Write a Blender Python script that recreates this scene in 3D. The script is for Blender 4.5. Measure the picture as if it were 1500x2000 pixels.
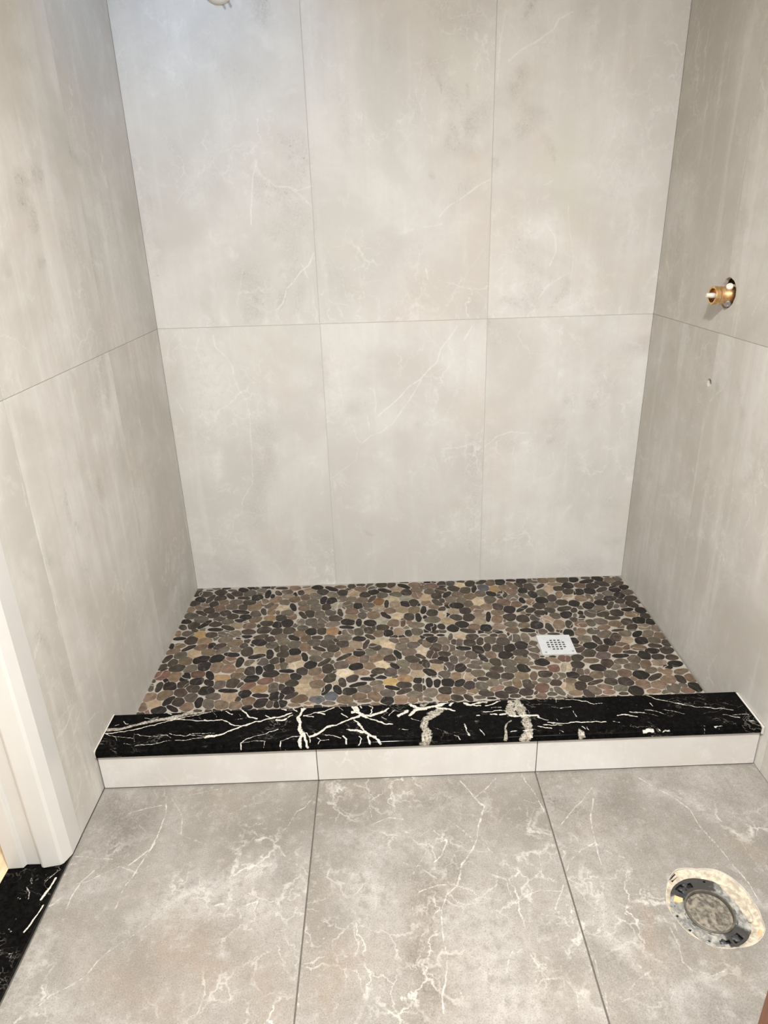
import bpy, math, random
import numpy as np
from mathutils import Vector, Matrix, noise as mnoise

for o in list(bpy.data.objects): bpy.data.objects.remove(o, do_unlink=True)
S = bpy.context.scene
COL = S.collection

# ------------------------------------------------------------ camera
R_ = Vector((0.99952087, -0.01276268, -0.02819833)); U_ = Vector((0.03094107, 0.38768825, 0.92127112)); F_ = Vector((0.00082572, 0.9217022, -0.3878974))
cam = bpy.data.objects.new('camera', bpy.data.cameras.new('camera')); COL.objects.link(cam)
cam.matrix_world = Matrix(((R_.x, U_.x, -F_.x, 0.7989), (R_.y, U_.y, -F_.y, -2.51965), (R_.z, U_.z, -F_.z, 1.41278), (0, 0, 0, 1)))
cam.data.sensor_fit = 'VERTICAL'; cam.data.sensor_height = 36.0
cam.data.lens = 1316.7 / 2000 * 36.0
cam.data.clip_start = 0.02
S.camera = cam

# ------------------------------------------------------------ world, lights, exposure
w = bpy.data.worlds.new('world'); S.world = w; w.use_nodes = True
w.node_tree.nodes['Background'].inputs[0].default_value = (1.0, 0.95, 0.88, 1)
w.node_tree.nodes['Background'].inputs[1].default_value = 0.05
S.view_settings.view_transform = 'Standard'; S.view_settings.look = 'None'
S.view_settings.gamma = 1.0; S.view_settings.use_curve_mapping = False
S.view_settings.exposure = 0.08

def area_light(name, loc, target, size, power, color, shape='DISK', spread=180, size_y=None):
    d = bpy.data.lights.new(name, 'AREA'); d.shape = shape; d.size = size
    if size_y: d.size_y = size_y
    d.energy = power; d.color = color; d.spread = math.radians(spread)
    o = bpy.data.objects.new(name, d); COL.objects.link(o); o.location = loc
    o.rotation_euler = (Vector(target) - Vector(loc)).to_track_quat('-Z', 'Y').to_euler()
    return o
area_light('room_downlight_beam', (0.82, -2.42, 2.40), (0.92, -1.95, 0.0), 0.14, 66, (0.98, 0.985, 1.0), spread=150)
area_light('cool_tint_spot', (0.40, -0.60, 2.425), (0.16, 0.0, 1.85), 0.10, 1.25, (0.32, 0.58, 1.0), spread=105)  # added cool spot that tints the upper left of the back wall
area_light('side_fill', (1.70, -2.45, 2.0), (0.6, -1.0, 0.5), 0.5, 14, (0.98, 0.985, 1.0), 'RECTANGLE', 180, 0.10)  # added soft fill without a fitting, evens out the walls
area_light('hall_fill', (-0.75, -2.1, 2.40), (-0.75, -2.1, 0), 0.25, 12, (0.99, 0.98, 0.98))  # added fill that enters through the door opening


# ------------------------------------------------------------ helpers
def tag(o, label=None, cat=None, group=None, kind=None):
    if label: o['label'] = label
    if cat: o['category'] = cat
    if group: o['group'] = group
    if kind: o['kind'] = kind
    return o

def thing(name, label, cat, loc=(0, 0, 0), group=None):
    o = bpy.data.objects.new(name, None); COL.objects.link(o); o.location = loc
    o.empty_display_size = 0.05
    return tag(o, label, cat, group)

def mesh_obj(name, verts, faces, mat, parent=None, smooth=False, cols=None, attrs=None):
    """verts world coordinates; parented things keep their own location."""
    off = Vector((0, 0, 0))
    q = parent
    while q is not None:
        off += q.location; q = q.parent
    v = np.asarray(verts, dtype=np.float64) - np.array(off)
    me = bpy.data.meshes.new(name)
    if isinstance(faces, np.ndarray):
        n = len(v); me.vertices.add(n); me.vertices.foreach_set('co', v.astype(np.float32).ravel())
        nf, k = faces.shape
        me.loops.add(nf * k); me.loops.foreach_set('vertex_index', faces.astype(np.int32).ravel())
        me.polygons.add(nf); me.polygons.foreach_set('loop_start', np.arange(0, nf * k, k, dtype=np.int32))
        me.polygons.foreach_set('loop_total', np.full(nf, k, dtype=np.int32))
        me.update(calc_edges=True)
    else:
        me.from_pydata([tuple(x) for x in v], [], [tuple(int(i) for i in f) for f in faces])
    if attrs:
        for an, arr in attrs.items():
            a = me.attributes.new(an, 'FLOAT_COLOR', 'POINT')
            a.data.foreach_set('color', np.asarray(arr, dtype=np.float32).ravel())
    me.materials.append(mat)
    if smooth: me.polygons.foreach_set('use_smooth', [True] * len(me.polygons))
    me.validate()
    o = bpy.data.objects.new(name, me); COL.objects.link(o); o.parent = parent
    return o

class MB:
    """collects shapes into one mesh"""
    def __init__(s): s.v = []; s.f = []
    def add(s, v, f):
        b = len(s.v); s.v += [tuple(x) for x in v]; s.f += [tuple(i + b for i in q) for q in f]
    def box(s, a, b):
        x0, y0, z0 = a; x1, y1, z1 = b
        s.add([(x0,y0,z0),(x1,y0,z0),(x1,y1,z0),(x0,y1,z0),(x0,y0,z1),(x1,y0,z1),(x1,y1,z1),(x0,y1,z1)],
              [(0,3,2,1),(4,5,6,7),(0,1,5,4),(1,2,6,5),(2,3,7,6),(3,0,4,7)])
    def lathe(s, c, ax, prof, n=32, cap0=True, cap1=True, rfun=None):
        """prof: list of (distance along ax, radius)"""
        ax = Vector(ax).normalized(); t = Vector((0, 0, 1)) if abs(ax.z) < .9 else Vector((1, 0, 0))
        e1 = ax.cross(t).normalized(); e2 = ax.cross(e1); c = Vector(c); v = []; f = []
        for d, r in prof:
            for k in range(n):
                a = 2 * math.pi * k / n; rr = r * (rfun(a) if rfun else 1)
                v.append(c + ax * d + (e1 * math.cos(a) + e2 * math.sin(a)) * rr)
        for i in range(len(prof) - 1):
            for k in range(n):
                f.append((i*n+k, i*n+(k+1)%n, (i+1)*n+(k+1)%n, (i+1)*n+k))
        if cap0: f.append(tuple(range(n))[::-1])
        if cap1: f.append(tuple((len(prof)-1)*n + k for k in range(n)))
        s.add(v, f)
    def build(s, name, mat, parent=None, smooth=False, bevel=0, segs=2):
        o = mesh_obj(name, s.v, s.f, mat, parent)
        import bmesh
        bm = bmesh.new(); bm.from_mesh(o.data); bmesh.ops.recalc_face_normals(bm, faces=bm.faces); bm.to_mesh(o.data); bm.free()
        if smooth:
            for p in o.data.polygons: p.use_smooth = len(p.vertices) <= 4
            try: o.data.set_sharp_from_angle(angle=math.radians(35))
            except Exception: pass
        if bevel:
            m = o.modifiers.new('bevel', 'BEVEL'); m.width = bevel; m.segments = segs; m.limit_method = 'ANGLE'; m.angle_limit = math.radians(40)
        return o

# ------------------------------------------------------------ node materials
class NT:
    def __init__(s, name, rough=0.5, metal=0.0, spec=0.5):
        s.m = bpy.data.materials.new(name); s.m.use_nodes = True; s.t = s.m.node_tree
        s.b = s.t.nodes['Principled BSDF']; s.b.inputs['Roughness'].default_value = rough
        s.b.inputs['Metallic'].default_value = metal; s.b.inputs['Specular IOR Level'].default_value = spec
    def n(s, typ, **kw):
        x = s.t.nodes.new(typ)
        for k, v in kw.items():
            if k.startswith('i_'):
                x.inputs[int(k[2:]) if k[2:].isdigit() else k[2:]].default_value = v
            else: setattr(x, k, v)
        return x
    def l(s, a, b): s.t.links.new(a, b)
    def put(s, x, val, sock):
        if isinstance(val, bpy.types.NodeSocket): s.l(val, x.inputs[sock])
        elif val is not None: x.inputs[sock].default_value = val
    def math(s, op, a, b=None, c=None, clamp=False):
        x = s.n('ShaderNodeMath', operation=op, use_clamp=clamp)
        s.put(x, a, 0); s.put(x, b, 1); s.put(x, c, 2); return x.outputs[0]
    def mix(s, f, a, b, mode='MIX'):
        x = s.n('ShaderNodeMix', data_type='RGBA', blend_type=mode)
        s.put(x, f, 0); s.put(x, a, 6); s.put(x, b, 7); return x.outputs[2]
    def noise(s, vec, scale, detail=4, rough=0.5, dist=0.0, out=0):
        x = s.n('ShaderNodeTexNoise'); x.inputs['Scale'].default_value = scale; x.inputs['Detail'].default_value = detail
        x.inputs['Roughness'].default_value = rough; x.inputs['Distortion'].default_value = dist; s.l(vec, x.inputs['Vector']); return x.outputs[out]
    def ramp(s, v, lo, hi, a=0.0, b=1.0):
        x = s.n('ShaderNodeMapRange', interpolation_type='SMOOTHSTEP'); s.put(x, v, 0)
        x.inputs[1].default_value = lo; x.inputs[2].default_value = hi; x.inputs[3].default_value = a; x.inputs[4].default_value = b
        return x.outputs[0]
    def vscale(s, vec, sc):
        x = s.n('ShaderNodeVectorMath', operation='MULTIPLY'); s.l(vec, x.inputs[0]); x.inputs[1].default_value = sc; return x.outputs[0]
    def vadd(s, a, b):
        x = s.n('ShaderNodeVectorMath', operation='ADD'); s.put(x, a, 0); s.put(x, b, 1); return x.outputs[0]
    def bump(s, h, strength, dist=0.001):
        x = s.n('ShaderNodeBump'); x.inputs['Strength'].default_value = strength; x.inputs['Distance'].default_value = dist
        s.l(h, x.inputs['Height']); s.l(x.outputs[0], s.b.inputs['Normal'])
    def color(s, c): s.put(s.b, c, 'Base Color'); return s.m
    def rough(s, r): s.put(s.b, r, 'Roughness')

def simple(name, col, rough=0.5, metal=0.0, var=0.0, scale=30, bump=0.0, spec=0.5):
    t = NT(name, rough, metal, spec); co = t.n('ShaderNodeTexCoord').outputs['Object']
    f = t.ramp(t.noise(co, scale, 5, .6), .34, .66)
    c2 = tuple(min(1, x * (1 + var)) for x in col) + (1,); c1 = tuple(x * (1 - var) for x in col) + (1,)
    t.color(t.mix(f, c1, c2))
    if bump: t.bump(f, bump)
    return t.m

def stone_tile(name, base, dark, light, brown, yellow, vein, sv, floor=False, rough=0.5):
    """limestone-look porcelain: attribute print = (vein, dark, light/brown, per tile random)"""
    t = NT(name, rough)
    uv = t.n('ShaderNodeAttribute', attribute_name='uvt').outputs['Vector']   # u, v, tile seed
    pr = t.n('ShaderNodeAttribute', attribute_name='prt'); sep = t.n('ShaderNodeSeparateColor'); t.l(pr.outputs['Color'], sep.inputs[0])
    pr2 = t.n('ShaderNodeAttribute', attribute_name='prt2'); sep2 = t.n('ShaderNodeSeparateColor'); t.l(pr2.outputs['Color'], sep2.inputs[0])
    V, D, L = sep.outputs[0], sep.outputs[1], sep.outputs[2]
    B, Y, P = sep2.outputs[0], sep2.outputs[1], sep2.outputs[2]
    cl = t.noise(uv, 2.3, 5, .62, .4)
    cm = t.noise(uv, 13, 8, .68, .3)
    ff = t.noise(uv, 130, 6, .75); fg = t.noise(t.vadd(uv, (2, 2, 2)), 330, 4, .8); cn = t.noise(t.vadd(uv, (6, 1, 2)), 42, 6, .7)
    st = t.noise(t.vscale(uv, (17, 1.3, 1)), 1.0, 5, .6, .15)         # drawn out vertically
    st2 = t.noise(t.vscale(uv, (90, 5, 1)), 1.0, 4, .6)
    # tone
    a = t.ramp(cl, .36, .66); c = t.mix(a, dark, base)
    c = t.mix(t.math('MULTIPLY', t.ramp(cm, .52, .75), .5 if floor else .3), c, dark)
    c = t.mix(t.math('MULTIPLY', t.ramp(cm, .46, .24), .55), c, light)
    sa = .25 if floor else sv
    c = t.mix(t.math('MULTIPLY', t.ramp(st, .45, .68), sa), c, dark)
    c = t.mix(t.math('MULTIPLY', t.ramp(st, .46, .3), sa * .8), c, light)
    c = t.mix(t.math('MULTIPLY', t.ramp(st2, .5, .75), .16), c, dark)
    c = t.mix(t.math('MULTIPLY', t.ramp(t.noise(t.vadd(uv, (7, 3, 1)), 3.1, 3, .5), .52, .75), .3), c, brown)
    # painted patches, broken up by the mottling
    brk = t.ramp(cm, .30, .62, .25, 1.15); brk2 = t.ramp(ff, .38, .62, .35, 1.1)
    c = t.mix(t.math('MULTIPLY', B, t.ramp(cn, .3, .6, .6, 1.4) if floor else t.ramp(cn, .3, .6, .2, .9), clamp=True), c, brown)
    c = t.mix(t.math('MULTIPLY', Y, .8, clamp=True), c, yellow)
    c = t.mix(t.math('MULTIPLY', L, t.ramp(cn, .68, .36, .5, 1.4), clamp=True), c, light)
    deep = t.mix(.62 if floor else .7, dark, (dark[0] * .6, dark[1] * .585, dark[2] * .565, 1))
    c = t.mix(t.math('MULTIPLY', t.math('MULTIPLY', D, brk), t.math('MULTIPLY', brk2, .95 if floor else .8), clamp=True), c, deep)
    # fine grain and pits
    c = t.mix(t.math('MULTIPLY', t.ramp(ff, .5, .8), .55 if floor else .22), c, dark)
    c = t.mix(t.math('MULTIPLY', t.ramp(ff, .45, .2), .45 if floor else .25), c, light)
    if floor:
        c = t.mix(t.math('MULTIPLY', t.ramp(fg, .50, .66), .75), c, deep)
        c = t.mix(t.math('MULTIPLY', t.ramp(fg, .48, .30), .45), c, light)
        c = t.mix(t.math('MULTIPLY', t.ramp(cn, .52, .68), .5), c, dark)
        c = t.mix(t.math('MULTIPLY', t.ramp(cn, .46, .30), .4), c, light)
    else:
        c = t.mix(t.math('MULTIPLY', t.ramp(cn, .52, .72), .28), c, dark)
    pit = t.ramp(t.noise(t.vadd(uv, (3, 9, 2)), 95, 4, .75), .60, .68)
    pm = t.math('ADD', t.math('MULTIPLY', D, 1.3), t.ramp(cm, .55, .75, 0, .25))
    c = t.mix(t.math('MULTIPLY', t.math('MULTIPLY', pit, pm), .8, clamp=True), c, (dark[0] * .45, dark[1] * .44, dark[2] * .43, 1))
    # hairline vein network where the cloud noise allows it
    dv = t.n('ShaderNodeTexNoise'); dv.inputs['Scale'].default_value = 7; dv.inputs['Detail'].default_value = 8; dv.inputs['Roughness'].default_value = .62; t.l(uv, dv.inputs['Vector'])
    du = t.vadd(uv, t.vscale(dv.outputs['Color'], (.22, .22, .0)))
    def crack(vec, sc, wd):
        x = t.n('ShaderNodeTexVoronoi', feature='DISTANCE_TO_EDGE'); x.inputs['Scale'].default_value = sc; t.l(vec, x.inputs['Vector'])
        return t.ramp(x.outputs['Distance'], wd, 0)
    net = t.math('ADD', crack(t.vscale(du, (1.25, .8, 1)), 4.5, .022), t.math('MULTIPLY', crack(t.vadd(du, (5, 2, 4)), 13, .045), .6), clamp=True)
    gate = t.math('MULTIPLY', t.ramp(t.noise(t.vadd(uv, (1, 8, 6)), 3.0, 3, .5), .44, .64), t.ramp(t.noise(t.vadd(uv, (4, 4, 6)), 22, 4, .6), .36, .58))
    net = t.math('MULTIPLY', t.math('MULTIPLY', net, gate), .8 if floor else .42)
    rag = t.math('ADD', V, t.math('MULTIPLY', t.math('SUBTRACT', t.noise(uv, 95, 7, .8), .5), 1.7 if floor else 1.0))
    vv = t.math('MULTIPLY', t.math('MULTIPLY', t.ramp(rag, .22 if floor else .08, .8 if floor else .7), t.ramp(V, .02, .3)), .85 if floor else .55)
    c = t.mix(t.math('ADD', vv, net, clamp=True), c, vein)
    c = t.mix(t.math('MULTIPLY', P, .7, clamp=True), c, (.12, .11, .11, 1))
    t.color(c)
    h = t.math('ADD', t.math('MULTIPLY', ff, .6 if floor else .25), t.math('MULTIPLY', t.math('ADD', V, D), .5))
    h = t.math('ADD', h, t.math('MULTIPLY', cm, 1.2 if floor else .5))
    t.bump(h, .55 if floor else .18, .0016)
    return t.m

def c255(r, g, b):
    f = lambda x: (x / 12.92 if x <= .04045 else ((x + .055) / 1.055) ** 2.4)
    return (f(r / 255), f(g / 255), f(b / 255), 1)
M = {}
M['wall_tile'] = stone_tile('wall_tile_stone', c255(207, 204, 198), c255(193, 189, 182), c255(217, 215, 210), c255(199, 186, 173), c255(197, 194, 178), c255(228, 226, 221), .3, False, .6)
M['side_tile'] = stone_tile('side_tile_stone', c255(205, 201, 194), c255(184, 179, 170), c255(217, 214, 208), c255(199, 188, 176), c255(198, 196, 183), c255(225, 222, 215), .55, False, .6)
M['floor_tile'] = stone_tile('floor_tile_stone', c255(152, 146, 138), c255(122, 116, 107), c255(174, 169, 162), c255(142, 129, 113), c255(147, 140, 121), c255(200, 195, 186), .3, True, .5)
M['wall_grout'] = simple('wall_grout', c255(186, 181, 173)[:3], .8, var=.06, scale=60)
M['floor_grout'] = simple('floor_grout', c255(92, 86, 78)[:3], .85, var=.12, scale=80)
M['tile_body'] = simple('raw_tile_body', c255(205, 198, 186)[:3], .85, var=.1, scale=90, bump=.4)
M['cavity'] = simple('wall_cavity', c255(84, 76, 68)[:3], .9, var=.25, scale=25)
M['pebble_grout'] = simple('pebble_grout', c255(164, 156, 144)[:3], .75, var=.1, scale=45, bump=.2)
M['paint_white'] = simple('painted_white', c255(203, 200, 194)[:3], .35, var=.015, scale=9)
M['plaster'] = simple('plaster_white', c255(222, 218, 210)[:3], .7, var=.02, scale=6)
M['caulk'] = simple('caulk_white', c255(196, 191, 181)[:3], .5, var=.05, scale=80)
M['drain_metal'] = simple('brushed_satin_plate', c255(214, 217, 218)[:3], .32, .35, var=.04, scale=35)
M['dark'] = simple('dark_void', (.012, .011, .01), .7, var=.1)
M['screw'] = simple('steel_screw', (.42, .41, .40), .35, .9, var=.15, scale=200)
M['white_plastic'] = simple('white_plastic', c255(212, 208, 198)[:3], .35, var=.02)
M['mortar'] = simple('thinset_mortar', c255(180, 168, 148)[:3], .85, var=.26, scale=75, bump=.6)
M['black_rubber'] = simple('black_residue', (.03, .03, .032), .5, var=.3, scale=60)
M['pipe_plug'] = simple('dusty_pipe_plug', c255(112, 105, 92)[:3], .7, var=.55, scale=85, bump=.6)
M['pipe_rim'] = simple('dark_pipe_rim', c255(84, 78, 69)[:3], .6, var=.3, scale=60)
M['tan_scrap'] = simple('tan_scrap', c255(205, 172, 122)[:3], .7, var=.1, scale=70)
M['orange_scrap'] = simple('orange_scrap', c255(214, 160, 122)[:3], .7, var=.1, scale=70)
M['lens'] = simple('lamp_lens', (1, .93, .84), .3)
M['lens'].node_tree.nodes['Principled BSDF'].inputs['Emission Color'].default_value = (1, .92, .82, 1)
M['lens'].node_tree.nodes['Principled BSDF'].inputs['Emission Strength'].default_value = 4

def brass():
    t = NT('tarnished_brass', .32, 1.0); co = t.n('ShaderNodeTexCoord').outputs['Object']
    f = t.noise(co, 90, 4, .6); c = t.mix(t.ramp(f, .35, .7), (.62, .36, .15, 1), (.86, .62, .36, 1))
    t.rough(t.ramp(f, .3, .7, .42, .25)); t.color(c); t.bump(f, .15, .0006); return t.m
M['brass'] = brass()

def flange_mat():
    t = NT('flange_plate', .5, .25); co = t.n('ShaderNodeTexCoord').outputs['Object']
    a = t.n('ShaderNodeAttribute', attribute_name='prt').outputs['Fac']
    f = t.noise(co, 70, 6, .65, .5)
    c = t.mix(t.ramp(f, .42, .62), c255(118, 117, 112), c255(168, 167, 160))
    c = t.mix(t.math('MULTIPLY', t.ramp(t.noise(t.vadd(co, (4, 4, 4)), 45, 4, .6), .5, .6), .6), c, c255(186, 179, 163))
    c = t.mix(t.ramp(t.math('ADD', a, t.math('MULTIPLY', t.math('SUBTRACT', f, .5), .9)), .4, .6), c, c255(62, 60, 57))
    t.color(c); t.bump(f, .5, .001); return t.m
M['flange'] = flange_mat()

def pebble_mat():
    t = NT('sliced_pebbles', .42, 0, .12); co = t.n('ShaderNodeTexCoord').outputs['Object']
    pc = t.n('ShaderNodeAttribute', attribute_name='prt').outputs['Color']
    p2 = t.n('ShaderNodeAttribute', attribute_name='prt2'); sep = t.n('ShaderNodeSeparateColor'); t.l(p2.outputs['Color'], sep.inputs[0])
    uv = t.n('ShaderNodeAttribute', attribute_name='uvt').outputs['Vector']
    f = t.noise(uv, 45, 6, .65, .3); g = t.noise(t.vscale(uv, (160, 30, 1)), 1.0, 4, .6, .4)
    c = t.mix(t.ramp(f, .32, .68), t.mix(.4, pc, (.012, .011, .009, 1)), t.mix(.02, pc, (.75, .68, .58, 1)))
    c = t.mix(t.math('MULTIPLY', t.ramp(g, .55, .75), .25), c, t.mix(.13, pc, (.6, .52, .43, 1)))
    r = t.math('ABSOLUTE', t.math('SUBTRACT', t.noise(uv, 11, 1.5, .5, .3), .5))
    v = t.math('MULTIPLY', t.ramp(r, .012, .003), sep.outputs[0])
    c = t.mix(v, c, (.62, .56, .48, 1))
    t.color(c); t.rough(t.ramp(f, .3, .7, .30, .46)); return t.m
M['pebble'] = pebble_mat()

def marble():
    t = NT('black_marble', .10, 0, .05)
    pr = t.n('ShaderNodeAttribute', attribute_name='prt'); sep = t.n('ShaderNodeSeparateColor'); t.l(pr.outputs['Color'], sep.inputs[0])
    uv = t.n('ShaderNodeAttribute', attribute_name='uvt').outputs['Vector']
    f = t.noise(uv, 70, 7, .7, .4); k = t.noise(uv, 190, 4, .7)
    c = t.mix(t.ramp(f, .35, .75), (.0012, .0012, .0012, 1), (.006, .0057, .0055, 1))
    cr = t.mix(t.ramp(f, .3, .7), c255(150, 140, 124), c255(222, 215, 200))
    # hair veins and flecks
    du = t.vadd(uv, t.vscale(t.n('ShaderNodeTexNoise', i_Scale=14).outputs['Color'], (.0, .0, .0)))
    r = t.math('ABSOLUTE', t.math('SUBTRACT', t.noise(t.vscale(du, (9, 16, 1)), 1.0, 6, .6, 1.0), .5))
    gate = t.ramp(t.noise(uv, 7, 3, .5), .48, .66)
    hair = t.math('MULTIPLY', t.math('MULTIPLY', t.ramp(r, .008, .0), gate), .5)
    fl = t.math('MULTIPLY', t.ramp(t.noise(uv, 150, 3, .6), .70, .76), .35)
    c = t.mix(t.math('MAXIMUM', hair, fl), c, c255(170, 162, 148))
    gp = t.math('MULTIPLY', t.ramp(sep.outputs[1], .02, .10), t.math('MULTIPLY', t.ramp(t.math('ADD', sep.outputs[1], t.math('MULTIPLY', t.math('SUBTRACT', f, .5), 1.2)), .06, .34), t.ramp(k, .36, .56, .2, 1.0)), clamp=True)
    c = t.mix(gp, c, t.mix(t.ramp(f, .35, .65), c255(140, 131, 117), c255(184, 177, 163)))
    w_ = t.ramp(t.math('ADD', sep.outputs[0], t.math('ADD', t.math('MULTIPLY', t.math('SUBTRACT', f, .5), 1.1), t.math('MULTIPLY', t.math('SUBTRACT', k, .5), .7))), .22, .60)
    w_ = t.math('MULTIPLY', w_, t.ramp(sep.outputs[0], .03, .2), clamp=True)
    c = t.mix(w_, c, t.mix(t.ramp(k, .35, .6), c255(162, 156, 144), c255(206, 200, 188)))
    t.color(c); t.rough(t.math('ADD', t.math('MULTIPLY', w_, .12), .07)); return t.m
M['marble'] = marble()

def wood(name, a, b, sc, rough=.45):
    t = NT(name, rough); co = t.n('ShaderNodeTexCoord').outputs['Object']
    f = t.noise(t.vscale(co, sc), 1.0, 6, .6, .6); t.color(t.mix(t.ramp(f, .3, .7), a, b)); t.bump(f, .08); return t.m
M['oak_floor'] = wood('light_oak_boards', c255(206, 178, 140), c255(226, 202, 168), (60, 4, 10))
M['brown_wood'] = wood('brown_wood', c255(104, 66, 44), c255(132, 88, 60), (40, 40, 4))


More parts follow.
